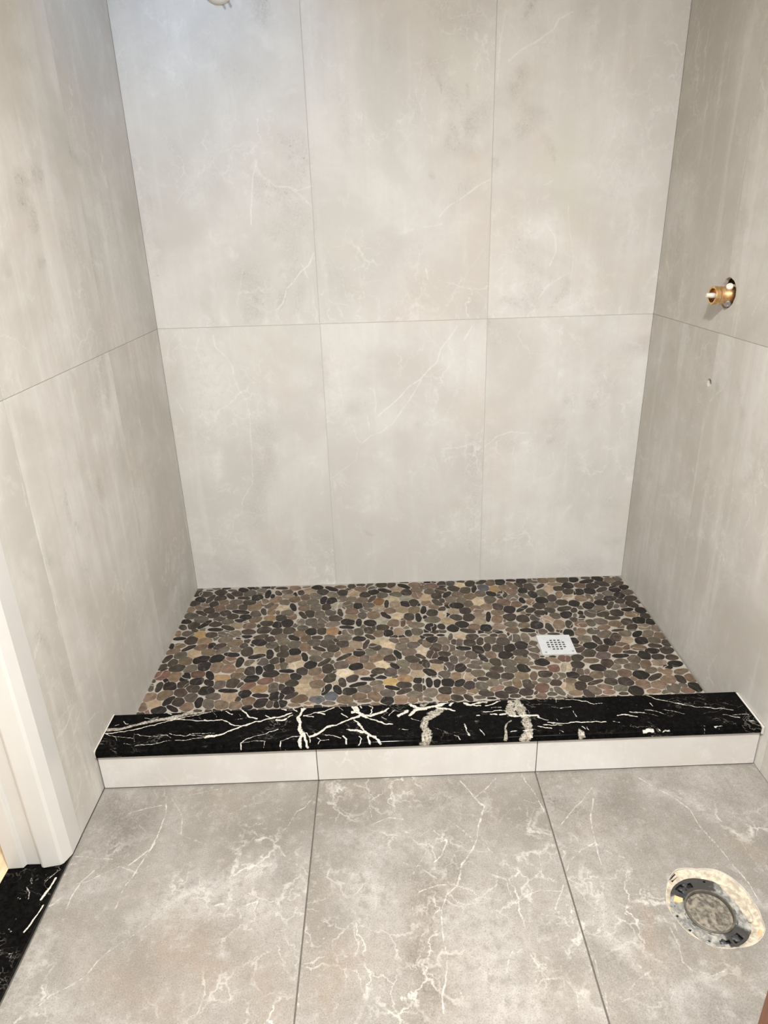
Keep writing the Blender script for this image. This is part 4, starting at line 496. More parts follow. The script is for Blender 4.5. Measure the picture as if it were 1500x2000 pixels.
# ============================================================ shower floor: grout bed and pebble mosaic
STONES = '419,424,19,17,116,g;462,445,23,22,76,g;501,462,26,18,104,b;530,436,24,21,132,g;580,443,24,22,1,d;611,425,11,7,122,d;639,451,24,20,137,d;683,457,27,21,129,t;721,456,36,9,75,d;752,476,23,16,136,d;802,463,26,18,129,l;774,440,29,18,175,l;823,439,18,11,150,g;860,439,17,12,175,g;848,479,22,18,90,g;893,470,22,17,15,g;921,452,15,11,97,d;421,468,19,17,150,d;467,491,22,19,100,k;553,476,31,10,150,d;604,479,23,18,75,d;656,488,22,18,178,b;429,503,19,18,76,d;698,508,21,20,138,k;737,506,22,16,122,g;792,506,23,20,170,g;834,525,30,11,108,k;875,515,24,20,18,g;915,499,20,11,86,l;506,523,31,10,105,k;539,500,24,14,162,g;587,515,22,16,13,g;621,514,17,9,70,b;468,533,26,22,30,b;547,535,23,14,161,g;646,531,37,10,39,d;675,549,21,21,24,b;716,547,22,15,78,g;759,543,27,19,43,b;808,549,23,21,27,d;885,557,23,18,145,d;912,541,22,10,139,d;425,539,14,9,106,k;578,559,33,11,45,d;605,559,8,5,98,g;530,572,21,19,162,k;482,567,26,22,20,l;436,572,18,16,123,g;636,579,22,20,153,g;689,591,23,19,46,k;735,588,21,15,146,b;778,582,26,17,162,l;822,593,20,11,135,k;851,581,21,17,156,g;896,600,22,17,149,b;914,579,8,8,60,k;453,603,28,10,175,k;505,608,23,16,121,d;549,611,22,19,39,b;592,596,27,17,93,d;618,613,7,6,154,d;650,621,30,19,172,l;707,622,27,15,168,b;765,618,23,15,14,d;808,628,20,19,71,v;851,622,22,16,43,g;897,641,19,19,78,l;446,641,22,18,89,b;488,636,22,14,152,k;521,653,24,19,63,t;565,641,22,12,31,b;602,649,25,17,75,d;678,655,20,14,47,d;763,650,31,11,162,k;729,661,28,9,173,k;821,653,9,5,16,g;854,665,24,16,164,o;898,676,15,12,178,k;477,670,21,15,165,d;562,681,23,20,170,b;645,676,27,12,100,d;698,689,33,10,17,k;758,686,20,12,17,g;806,680,21,17,173,o2;849,699,23,15,169,d;444,690,15,9,103,d;624,679,9,7,167,l;470,710,22,18,150,k;515,701,24,23,82,t;595,708,32,12,70,k;631,713,27,12,108,k;672,723,23,18,178,k;720,714,22,19,165,g;763,708,19,18,43,g;810,712,27,10,159,k;848,731,27,12,23,d;898,717,19,15,121,d;483,736,29,11,39,d;447,737,16,10,116,k;554,723,23,19,26,t;795,738,23,16,168,v;882,751,23,16,177,g;613,745,20,19,105,s;703,749,22,17,159,b;511,754,25,18,19,b;568,760,23,16,162,s;657,763,23,17,169,b;752,753,24,17,125,b;721,774,25,8,5,b;606,779,22,9,175,g;545,777,19,6,176,o;837,773,20,17,14,b;793,775,19,14,175,k;873,778,13,9,177,b;456,773,15,12,132,k;497,783,21,8,175,b;901,773,11,6,86,b;960,440,22,17,37,k;1004,450,23,19,104,g;938,464,23,14,107,b;949,410,21,9,177,d;996,413,15,7,177,k;1030,426,24,8,79,g;1065,423,17,12,0,t;1109,430,21,16,2,d;1151,422,15,6,177,g;1171,454,21,19,53,g;1214,464,22,21,22,d;1220,429,13,9,2,g;1189,424,12,7,1,d;1263,447,21,18,57,v;1299,446,31,14,93,g;1039,459,17,9,86,d;1059,464,18,13,78,v;1094,468,22,18,163,d;1133,461,27,12,78,d;972,490,22,18,71,d;1016,497,22,20,14,v;1068,501,28,12,171,k;1120,511,25,19,100,k;1153,499,26,13,78,d;1189,506,21,18,54,d;1232,507,23,17,50,k;1276,493,23,20,43,k;1319,482,11,10,1,g;1314,516,23,15,114,g;955,533,21,19,97,d;998,530,21,14,179,d;1048,530,20,15,2,g;1090,543,21,19,86,g;1159,546,22,16,174,b;1210,549,23,18,8,k;1265,537,25,17,4,d;1305,563,21,17,56,v;926,515,21,10,85,l;991,562,18,13,156,k;1027,567,26,13,92,g;1062,570,19,19,30,g;1130,564,27,11,112,k;928,584,25,13,98,d;965,575,26,12,167,d;1104,585,19,15,151,v;1168,590,22,18,105,d;1212,594,24,17,169,g;1259,582,23,19,160,b;1325,597,23,18,16,k;1367,587,28,12,148,b;1370,567,14,5,178,k;1401,581,17,13,54,r;1231,566,9,4,47,d;1277,558,6,5,16,d;1284,604,13,7,30,g;1334,565,8,4,0,d;965,606,20,16,1,t;1007,606,24,17,81,v;1044,614,20,17,70,k;1091,610,27,12,158,g;1136,608,19,18,76,g;1165,630,23,16,175,d;1212,634,21,15,7,g;1256,628,21,18,100,k;1305,629,31,9,167,b;1358,634,18,15,24,r;1392,630,27,9,73,l;939,635,25,14,136,k;987,651,18,17,23,v;1024,662,18,16,67,b;1070,632,8,6,75,g;1098,649,22,16,2,g;1063,663,18,18,115,v2;1148,662,22,16,161,d;1195,670,20,14,3,d;1243,670,22,17,10,b;1281,672,25,12,72,b;1321,664,23,15,5,d;1365,677,23,14,16,g;951,659,9,4,15,g;1111,680,20,10,178,d;933,690,27,11,92,k;958,694,23,11,81,k;994,693,20,19,24,k;1032,696,22,13,54,k;1063,712,20,16,62,d;1141,701,18,16,29,g;1182,702,21,15,157,g;1219,706,25,13,92,b;1255,714,23,16,99,d;1312,697,21,12,1,g;1345,712,16,14,7,d;1376,702,10,4,72,b;913,679,15,4,86,k;1085,685,7,4,79,v;912,719,14,7,85,d;1273,709,9,7,127,g;932,742,21,19,51,g;983,734,18,17,35,d;1026,737,21,17,167,b;1069,745,20,11,29,b;1101,716,18,17,173,g;1150,731,28,11,23,b;1195,744,21,16,11,d;1239,756,22,15,5,d;1295,736,23,18,49,r;1269,760,10,5,52,d;1346,754,24,12,111,g;1369,732,15,8,69,t;1322,747,7,4,89,g;1319,768,15,8,1,v;1111,755,22,15,162,d;1160,763,19,15,162,d;973,769,19,14,0,b;1015,772,19,12,161,d;1052,774,19,10,124,d;1087,774,19,8,178,g;1201,772,18,9,179,d;1125,780,16,5,177,k;1284,775,14,10,8,b;921,775,16,8,159,g;1243,781,12,4,178,d;1465,422,19,15,73,k;1506,420,25,16,49,b;1556,417,20,15,18,v;1589,440,30,17,35,g;1645,417,29,7,7,d;1624,461,26,17,65,d;1666,438,21,16,21,g;1708,444,27,13,42,k;1744,446,26,16,43,g;1785,459,19,17,10,b;1696,418,17,7,1,g;1510,466,23,17,18,g;1468,476,16,15,145,k;1552,474,32,13,98,d;1593,490,19,17,102,k;1658,480,21,15,36,v2;1708,487,23,17,39,k;1752,487,19,17,7,g;1791,506,19,14,66,d;1471,522,21,18,86,d;1519,507,23,16,1,k;1556,527,24,17,31,d;1631,517,21,19,122,b;1681,528,26,15,177,b;1741,521,25,12,170,d;1491,491,8,4,44,g;1597,538,24,17,7,b;1644,555,26,10,175,d;1722,551,23,14,0,k;1771,550,22,17,29,d;1500,553,24,18,29,d;1545,569,24,18,17,v;1601,575,32,11,4,k;1684,576,22,18,98,k;1727,588,20,13,13,d;1772,593,18,12,5,d;1451,579,21,14,21,d;1417,582,16,10,64,r;1494,598,28,13,1,b;1545,615,24,18,89,d;1594,607,23,13,5,g;1642,597,22,18,72,g;1440,619,21,17,19,d;1717,620,24,15,9,v2;1670,627,26,15,59,b;1769,630,24,14,8,k;1622,638,26,16,8,g;1567,637,19,11,34,g;1507,638,24,16,175,k;1738,646,13,8,168,k;1441,657,14,11,91,g;1462,658,15,8,67,g;1423,645,7,5,63,d;1676,661,20,12,24,g;1721,667,20,15,159,b;1770,673,27,13,20,b;1411,674,20,16,1,k;1489,677,22,16,19,b;1536,676,22,16,20,g;1584,672,21,17,177,b;1633,685,26,19,10,k;1408,631,24,9,73,l;1675,698,33,11,31,d;1713,712,25,17,17,b;1752,712,20,13,98,d;1789,709,18,16,84,b;1448,695,23,15,0,d;1473,716,32,9,21,d;1525,715,19,15,173,d;1571,718,23,18,23,d;1605,701,10,8,57,b;1393,704,17,12,10,b;1420,732,22,17,58,d;1624,733,21,19,70,b;1674,738,25,17,18,b;1783,756,20,18,87,k;1748,746,9,7,127,g;1383,736,19,15,50,t;1497,741,24,12,165,b;1458,755,21,16,124,g;1545,750,21,14,9,g;1710,758,24,18,29,v;1588,764,22,20,37,k;1643,769,24,11,3,b;1750,771,21,12,176,b;1396,766,20,12,6,b;1435,770,19,13,112,d;1502,768,19,10,3,b;1545,777,16,7,0,d;1682,777,13,8,8,g;10,431,17,9,105,k;39,430,19,12,176,b;78,445,29,11,40,k;121,443,23,17,29,b;157,435,14,11,94,k;189,443,22,15,38,d;26,464,24,15,23,b;59,490,21,18,171,g;105,483,25,19,125,t;158,477,25,19,171,b;202,466,27,17,42,g;253,464,18,13,162,g;295,480,29,18,102,d;342,473,23,18,144,t;276,444,14,11,88,d;380,501,32,12,98,k;244,496,32,12,168,k;335,512,33,12,14,k;404,468,18,11,105,d;18,509,27,12,71,d;44,536,22,14,90,d;86,526,24,19,138,b;140,521,29,20,23,k;195,518,26,21,18,k;242,530,23,19,163,b;280,541,31,13,90,k;316,548,15,14,47,g;330,554,15,4,57,l;362,546,22,17,120,v;403,541,18,17,174,d;14,559,17,13,70,d;24,573,15,5,34,d;66,566,26,20,179,d;117,573,22,18,28,g;160,560,25,22,122,k;205,569,29,21,100,b;247,581,24,20,144,b;387,579,20,17,160,k;326,597,24,16,106,d;356,593,27,12,102,k;291,592,12,9,11,b;419,575,14,9,107,b;26,605,27,24,3,r;73,615,25,20,113,b;108,618,20,16,78,k;149,606,24,16,174,r;192,615,29,12,117,k;235,625,26,19,172,o;237,611,24,3,176,l;284,620,20,14,175,b;399,616,25,18,177,k;308,632,9,6,110,g;336,641,22,18,2,k;49,636,10,7,129,k;5,636,8,5,125,d;6,670,24,11,107,g;36,668,29,11,92,d;70,668,25,17,148,k;112,659,20,15,50,d;155,645,22,17,12,k;198,655,23,12,136,k;236,666,21,17,82,g;279,661,24,20,114,d;305,671,16,8,66,d;334,679,23,16,40,r;387,655,25,15,13,r;427,645,16,9,103,b;152,685,22,16,149,d;199,697,24,19,159,k;270,701,35,10,175,k;375,697,26,17,7,o;419,692,24,16,100,g;116,703,23,17,138,d;19,722,22,19,175,b;66,713,27,19,51,b;229,728,24,14,167,g;281,733,27,20,156,t;330,720,20,17,117,k;381,731,31,10,172,k;430,738,22,17,90,k;157,731,24,17,119,v;88,744,26,13,63,k;120,750,25,16,134,d;309,744,11,8,100,d;44,758,25,18,139,t;8,769,21,14,128,b;188,755,27,13,98,k;220,763,25,16,132,g;263,770,26,17,153,b;309,774,20,15,0,b;348,757,19,19,74,b;390,766,22,18,44,k;418,775,18,10,90,d;442,776,14,10,104,k;69,786,22,16,169,k;111,783,30,9,143,k;155,774,20,17,142,b;349,788,14,9,10,k;194,797,15,6,173,d;465,19,19,6,6,b;512,26,22,15,169,k;573,41,34,13,144,k;609,27,26,12,174,b;656,23,16,12,98,d;695,15,21,8,175,d;738,31,25,19,96,v;781,20,23,18,5,d;822,23,26,15,81,d;874,36,33,13,144,k;920,31,22,18,175,b;986,10,31,8,176,k;875,5,30,4,176,k;1034,31,20,15,82,d;987,44,25,18,177,b;954,53,12,9,104,g;537,66,23,21,112,d;482,53,24,18,162,t;448,64,18,11,96,d;694,51,23,19,162,b;793,68,33,13,150,k;747,80,21,18,41,k;843,59,23,20,171,t;883,89,24,19,89,d;924,74,21,17,175,b;979,88,19,18,79,g;1024,82,24,20,59,d;619,77,23,20,90,d;580,90,24,16,141,g;510,98,27,20,141,g;469,105,21,17,93,b;667,83,24,22,134,t;713,98,21,18,164,d;783,107,20,19,156,g;838,106,22,20,168,g;927,117,24,19,86,b;1004,126,23,19,82,d;829,135,26,18,119,l;879,138,23,18,15,e;959,139,26,21,85,t;545,131,33,13,85,k;578,138,23,20,66,k;618,125,21,17,85,g;656,133,21,17,10,g;698,143,24,20,27,g;742,133,32,11,65,d;769,156,24,18,93,o3;800,176,33,9,87,d;834,182,22,19,93,t;874,181,21,16,119,k;908,175,25,17,94,d;958,180,17,16,6,b;1002,179,31,14,120,d;1022,165,15,9,91,d;928,192,9,5,83,k;463,155,18,14,100,g;502,144,23,18,175,g;473,188,22,19,82,b;518,186,28,20,104,g;561,186,22,17,96,d;600,176,23,20,66,e;644,181,25,20,102,g;686,186,21,16,102,k;727,183,21,16,170,g;716,218,24,14,174,v;768,209,22,19,166,v2;579,228,20,19,95,v;617,233,32,10,102,d;663,226,22,20,122,b;813,230,20,17,18,b;907,230,23,20,52,b;859,222,23,20,137,t;944,234,31,11,82,k;988,211,21,13,148,b;977,255,21,19,81,d;1016,228,13,10,62,d;498,234,26,18,103,d;537,242,24,18,103,g;473,243,32,11,120,d;794,264,32,11,127,k;662,267,23,19,143,t;705,259,21,14,95,v;748,258,24,22,104,b;842,271,20,20,110,l;885,279,24,18,88,d;921,287,35,11,93,k;946,284,11,6,67,k;1012,270,26,11,84,t;600,274,25,18,169,d;509,295,24,20,115,g;554,284,25,17,84,g;651,302,25,20,154,k;692,309,29,11,90,k;735,315,21,17,152,k;783,300,22,20,161,e;824,320,21,20,105,b;859,318,30,11,87,r;882,319,9,8,89,b;909,339,27,17,176,g;975,303,27,20,178,g;469,292,17,12,106,g;593,314,25,16,19,g;539,323,22,15,5,g;480,337,17,15,132,g;647,339,31,10,172,k;782,349,22,16,3,d;751,349,7,5,92,d;816,357,10,5,87,d;964,357,22,17,83,k;1003,355,18,11,99,d;708,338,9,6,94,g;513,363,22,19,160,k;554,361,19,16,99,d;596,364,24,20,116,o4;622,375,11,6,87,k;653,375,21,18,162,g;693,374,23,16,96,g;732,367,21,16,133,d;803,387,18,17,63,k;842,380,19,18,97,v2;879,392,21,12,87,d;908,385,20,18,147,g;767,390,20,16,86,b;541,403,23,11,174,d;586,407,18,14,165,g;736,410,24,11,137,d;695,421,23,14,1,k;641,411,26,16,173,g;500,407,20,18,80,b;898,430,19,17,37,t;927,421,7,5,95,k;1070,25,18,15,77,s;1116,14,18,8,177,d;1152,33,22,18,58,d;1201,23,27,13,33,d;1239,30,22,17,61,b;1278,26,23,19,66,k;1326,15,21,10,173,k;1370,23,20,20,154,k;1416,29,26,19,75,v;1459,25,21,19,168,b;1497,21,18,15,36,b;1542,24,25,20,25,d;1589,25,21,15,62,k;1109,38,20,18,102,l;1081,71,23,18,143,d;1125,88,25,20,60,d;1163,78,33,10,77,k;1202,70,23,19,113,s;1247,86,23,17,77,o2;1287,76,21,19,43,b;1323,62,35,15,116,b;1352,56,19,13,129,d;1392,76,29,18,108,d;1440,71,26,10,48,d;1466,97,32,18,73,t;1499,59,31,12,178,t;1552,74,20,19,45,k;1507,96,21,16,10,d;1047,117,28,13,58,k;1091,119,22,20,8,b;1138,139,23,20,41,b;1184,119,22,18,54,g;1227,122,21,14,139,k;1269,134,26,18,69,d;1316,111,20,17,176,b;1358,104,21,16,62,k;1394,138,25,16,86,k;1435,128,27,19,85,g;1498,146,29,13,73,b;1543,123,22,18,27,d;1565,135,19,5,73,k;1059,157,23,19,104,g;1307,157,22,19,19,g;1356,147,29,14,133,g;1100,166,18,17,53,g;1167,178,28,22,73,l;1213,169,26,20,72,g;1341,184,24,11,96,k;1420,185,22,20,176,k;1463,171,27,16,70,d;1529,170,21,17,20,t;1371,195,24,14,69,b;1492,208,22,17,18,d;1268,193,25,21,147,b;1125,195,22,16,77,g;1079,207,25,19,169,k;1539,218,20,17,60,k;1312,210,19,17,39,b;1193,223,24,18,28,b;1237,224,23,18,112,d;1399,228,23,19,42,d;1450,226,21,18,6,g;1329,245,39,10,43,k;1278,247,24,19,82,k;1153,237,24,19,127,b;1105,247,22,20,40,d;1359,258,23,13,42,d;1062,249,20,17,155,t;1431,261,20,15,151,d;1490,255,32,15,18,d;1525,268,18,10,68,d;1229,268,22,15,2,b;1395,278,25,15,174,d;1158,283,21,17,162,v2;1189,297,44,9,80,k;1327,276,6,5,11,b;1444,305,18,17,22,g;1486,299,24,17,45,k;1518,308,17,7,72,g;1064,295,21,17,159,d;1115,296,24,19,63,d;1269,304,24,19,31,d;1220,316,24,19,70,b;1031,317,24,20,1,t;1152,324,22,20,29,t;1316,317,23,21,88,d;1367,314,20,17,60,v;1408,327,22,18,48,v2;1507,335,13,11,74,d;1245,329,10,5,77,b;1082,346,23,19,170,k;1266,354,22,15,173,g;1312,365,21,14,4,b;1359,365,25,20,60,k;1125,366,20,18,41,b;1443,366,31,19,68,b;1480,366,28,13,79,d;1216,366,22,15,167,v2;1168,373,20,18,35,k;1047,368,22,18,78,k;1264,394,20,16,168,b;1318,398,28,13,170,k;1098,390,30,13,160,d;1402,386,33,13,97,d;1368,410,17,13,13,v;1493,400,13,6,70,g;1408,427,25,7,177,d;1243,419,12,5,82,d;58,21,18,4,175,d;110,43,24,18,146,d;154,29,20,8,172,g;201,30,21,14,143,k;51,53,25,18,153,v;181,58,27,18,139,d;233,58,25,22,27,g;281,45,22,17,107,g;310,67,38,12,92,k;332,88,20,9,95,k;353,64,22,11,121,d;364,22,27,10,174,d;418,25,22,15,167,b;389,55,22,14,167,g;38,97,25,15,141,k;77,94,36,13,78,d;117,91,23,20,18,d;156,77,33,11,127,d;216,94,29,11,173,d;269,94,22,20,133,k;396,92,20,15,162,t;427,120,21,19,24,b;21,126,19,17,115,d;57,153,25,21,43,g;102,136,20,18,121,d;137,124,22,16,139,b;190,125,26,17,163,g;244,132,26,17,164,d;299,136,25,22,118,b;349,116,24,19,58,b;390,141,20,16,124,g;17,175,18,13,105,b;64,203,33,11,143,d;93,185,21,20,153,d;131,170,26,19,125,b;178,163,24,17,157,g;227,169,20,16,135,d;270,173,28,21,157,b;331,162,19,15,55,g;347,174,24,14,58,b;427,179,35,11,108,k;386,183,24,19,153,l;31,222,25,20,164,v;77,252,26,19,144,g;120,223,21,16,6,d;162,209,21,16,166,d;222,205,39,13,166,k;284,223,22,17,122,g;313,207,30,10,107,d;345,214,16,14,116,b;408,220,22,18,0,g;370,218,16,8,101,b;148,249,22,17,49,v;196,236,21,16,156,d;250,244,22,16,160,k;19,264,23,13,164,k;100,289,37,12,56,k;58,293,23,19,100,d;185,275,22,17,175,g;236,271,29,11,166,k;289,265,22,16,17,b;346,259,20,16,145,o;389,257,22,18,122,d;428,248,23,15,130,b;140,290,25,15,175,d;225,303,23,17,154,t;274,308,24,17,179,b;310,311,11,6,104,d;339,294,23,16,175,d;380,307,20,14,121,k;416,297,26,19,110,k;17,304,23,12,136,d;195,318,31,13,150,d;149,328,32,11,174,k;71,329,10,7,136,d;336,342,25,20,176,d;384,355,20,20,177,d;430,351,20,19,164,d;10,347,20,11,112,b;50,351,22,14,161,g;98,360,22,16,139,o2;142,364,23,15,174,d;185,357,20,16,4,g;229,361,21,18,0,g;278,351,25,15,168,d;474,375,22,17,161,b;26,382,26,11,1,k;75,397,26,20,119,d;267,385,32,11,11,k;332,385,28,13,15,d;366,404,18,14,151,d;406,390,20,16,11,g;453,400,26,13,143,k;124,403,24,19,0,b;201,398,22,17,4,g;329,423,27,18,164,k;241,425,25,21,37,b;307,441,11,5,134,d;380,445,20,18,167,g;1642,14,21,9,178,d;1690,24,22,17,147,k;1734,42,22,18,87,b;1770,31,16,15,66,v;1640,44,34,14,17,k;1732,10,19,3,176,d;1603,76,21,18,7,b;1651,83,26,19,17,d;1697,66,28,19,142,d;1759,70,30,15,26,d;1774,102,20,13,34,k;1584,129,24,17,44,k;1627,126,23,21,25,k;1681,115,30,14,36,d;1733,116,22,19,39,k;1695,147,20,16,44,g;1774,143,21,17,22,g;1577,180,21,20,33,b;1612,179,34,12,89,b;1649,172,24,16,58,v;1690,189,24,16,9,k;1736,165,23,18,64,k;1770,192,23,17,24,d;1592,235,26,18,59,k;1645,219,26,17,178,k;1674,243,39,10,59,d;1724,210,19,14,21,d;1696,248,16,9,55,v;1725,245,13,10,68,v;1759,238,26,17,120,d;1625,259,20,17,27,g;1730,276,24,12,9,k;1778,284,20,18,63,k;1582,294,26,18,60,v;1628,299,26,18,31,d;1682,297,24,20,22,d;1734,309,25,16,7,b;1413,287,10,5,73,k;1534,338,15,3,177,d;1652,333,32,12,179,d;1602,354,23,17,163,v;1782,324,16,15,28,d;1746,354,23,18,18,k;1698,362,22,16,43,d;1525,366,20,17,24,b;1562,360,21,14,86,g;1650,372,22,16,15,b;1784,366,17,14,75,k;1602,395,23,13,16,b;1704,400,28,15,45,d;1751,399,22,16,5,v2;1788,412,17,15,81,g'
YC = .921   # the bed runs under the curb
bed = MB(); bed.box((0.001, -1.0, 0.0), (1.799, -0.001, ZS))
sf = bed.build('shower_floor', M['pebble_grout'])
tag(sf, 'dark brown, black and tan sliced pebble mosaic floor set in pale grout inside the shower', 'shower floor')
def build_pebbles():
    L = [s.split(',') for s in STONES.split(';')]
    P = np.array([[float(a) for a in s[:5]] for s in L]); kinds = [s[5] for s in L]
    px, py, pa, pb = P[:, 0] / 1000, P[:, 1] / 1000, P[:, 2] / 1000, P[:, 3] / 1000; th = -np.radians(P[:, 4])   # y is measured away from the back wall
    st = .0016; X0, X1, Y0, Y1 = .004, 1.800, .006, .99
    nx = int((X1 - X0) / st); ny = int((Y1 - Y0) / st); best = np.full((nx, ny), .0085, np.float32); lab = np.full((nx, ny), -1, np.int32)
    for k in range(len(P)):
        R = pa[k] + .010; i0 = max(0, int((px[k] - R - X0) / st)); i1 = min(nx, int((px[k] + R - X0) / st) + 1); j0 = max(0, int((py[k] - R - Y0) / st)); j1 = min(ny, int((py[k] + R - Y0) / st) + 1)
        if i1 <= i0 or j1 <= j0: continue
        gx, gy = np.meshgrid(X0 + (np.arange(i0, i1) + .5) * st - px[k], Y0 + (np.arange(j0, j1) + .5) * st - py[k], indexing='ij')
        c, s = math.cos(th[k]), math.sin(th[k]); d = np.sqrt(((gx * c + gy * s) / pa[k]) ** 2 + ((-gx * s + gy * c) / pb[k]) ** 2)
        d = (d - 1) / np.maximum(d, .05) * np.hypot(gx, gy)      # signed distance to the drawn outline
        sub = best[i0:i1, j0:j1]; m = d < sub; sub[m] = d[m]; lab[i0:i1, j0:j1][m] = k
    # small stones where the drawn ones leave the grout too wide
    rg = np.random.RandomState(11); ex = []
    m = int(.0075 / st)
    for i in range(m, nx - m, 3):
        for j in range(m, ny - m, 3):
            if Y0 + j * st > .93 or (1.33 < X0 + i * st < 1.466 and .43 < Y0 + j * st < .566): continue
            if lab[i, j] < 0 and (lab[i - m:i + m + 1, j] < 0).all() and (lab[i, j - m:j + m + 1] < 0).all() and (lab[i - m * 2 // 3:i + m * 2 // 3, j - m * 2 // 3:j + m * 2 // 3] < 0).all():
                k = len(px) + len(ex); a_, b_ = rg.uniform(.015, .021), rg.uniform(.011, .015); t_ = rg.uniform(-.6, .6); q = int(.022 / st)
                i0, i1, j0, j1 = max(0, i - q), min(nx, i + q), max(0, j - q), min(ny, j + q)
                gx, gy = np.meshgrid((np.arange(i0, i1) - i) * st, (np.arange(j0, j1) - j) * st, indexing='ij'); c, s = math.cos(t_), math.sin(t_)
                d = ((gx * c + gy * s) / a_) ** 2 + ((-gx * s + gy * c) / b_) ** 2; L0 = lab[i0:i1, j0:j1]; L0[(L0 < 0) & (d < 1.3)] = k
                ex.append((X0 + i * st, Y0 + j * st, a_, b_, t_)); kinds.append('kdgbdgk'[rg.randint(7)])
    if ex:
        E_ = np.array(ex); px, py, pa, pb, th = [np.r_[o_, E_[:, n_]] for n_, o_ in enumerate((px, py, pa, pb, th))]
    slim = np.clip((pa / pb - 1.35) / .7, 0, 1); grow = (1 - slim) * .0070 + slim * .17 * pb
    pal = {'k': (36, 30, 28), 'd': (68, 58, 50), 'g': (108, 97, 84), 'b': (126, 105, 86), 'r': (112, 84, 72), 't': (168, 148, 122), 'l': (192, 174, 146),
           'o': (158, 128, 94), 'o2': (178, 150, 98), 'o3': (122, 88, 56), 'o4': (192, 152, 116), 'v': (96, 86, 78), 'v2': (160, 140, 120), 'e': (148, 144, 126), 's': (88, 88, 90)}
    rng = np.random.RandomState(4); V, F, C, C2, UV = [], [], [], [], []
    n = 32; an = np.linspace(0, 2 * math.pi, n, endpoint=False)
    for k in range(len(px)):
        c, s = math.cos(th[k]), math.sin(th[k]); rr = np.zeros(n); lump = (rng.uniform(.02, .10), rng.uniform(0, 6.3), rng.uniform(0, .06), rng.uniform(0, 6.3))
        for q, a in enumerate(an):
            dx, dy = math.cos(a), math.sin(a); ex = math.cos(a) * c + math.sin(a) * s; ey = -math.cos(a) * s + math.sin(a) * c
            re = 1 / math.sqrt((ex / pa[k]) ** 2 + (ey / pb[k]) ** 2); re *= 1 + lump[0] * math.sin(3 * a + lump[1]) + lump[2] * math.sin(4 * a + lump[3]); r = 0.0
            while r < re + grow[k]:
                i = int((px[k] + dx * r - X0) / st); j = int((py[k] + dy * r - Y0) / st)
                if i < 0 or j < 0 or i >= nx or j >= ny or (lab[i, j] != k and r > st): break
                r += st * .5
            rr[q] = max(r - .0012, .0006)
        for _ in range(1): rr = np.minimum(rr, .25 * np.roll(rr, 1) + .5 * rr + .25 * np.roll(rr, -1)) * .5 + (.25 * np.roll(rr, 1) + .5 * rr + .25 * np.roll(rr, -1)) * .5
        if rr.mean() < .004: continue
        # skip what the drain plate covers
        if 1.338 < px[k] < 1.458 and .44 < py[k] < .558: continue
        col = np.array(pal[kinds[k]], float); col = col * (1 + rng.uniform(-.15, .13)) * .93 + rng.uniform(-2, 2, 3); lin = c255(*np.clip(col, 5, 250))
        base = len(V); top = ZS + .0016 + rng.uniform(-.0002, .0003)
        for f, z in ((1.0, ZS - .002), (1.0, top - .0007), (.93, top)):
            for q, a in enumerate(an):
                r = rr[q] * f if f < 1 else rr[q]
                V.append((px[k] + r * math.cos(a), -(py[k] + r * math.sin(a)), z))
        V.append((px[k], -py[k], top)); m = base + 3 * n
        for lv in (0, 1):
            for q in range(n): F.append((base + lv * n + q, base + lv * n + (q + 1) % n, base + (lv + 1) * n + (q + 1) % n, base + (lv + 1) * n + q)[::-1])
        for q in range(n): F.append((base + 2 * n + q, m, base + 2 * n + (q + 1) % n))
        vein = .6 if kinds[k][0] == 'v' else (.5 if rng.rand() < .12 else .06)
        C += [lin] * (3 * n + 1); C2 += [(vein, 0, 0, 1)] * (3 * n + 1); off = rng.rand(3) * 40
        ca, sa = math.cos(th[k]), math.sin(th[k])
        for (x, y, z) in V[base:]:
            lx = (x - px[k]) * ca + (-y - py[k]) * sa; ly = -(x - px[k]) * sa + (-y - py[k]) * ca; UV.append((ly + off[0] * .1, lx + off[1] * .1, off[2], 1))
    o = mesh_obj('pebble_mosaic', V, F, M['pebble'], sf, attrs={'prt': C, 'prt2': C2, 'uvt': UV})
    import bmesh
    bm = bmesh.new(); bm.from_mesh(o.data); bmesh.ops.recalc_face_normals(bm, faces=bm.faces); bm.to_mesh(o.data); bm.free()
    return o
tag(build_pebbles(), kind='stuff')

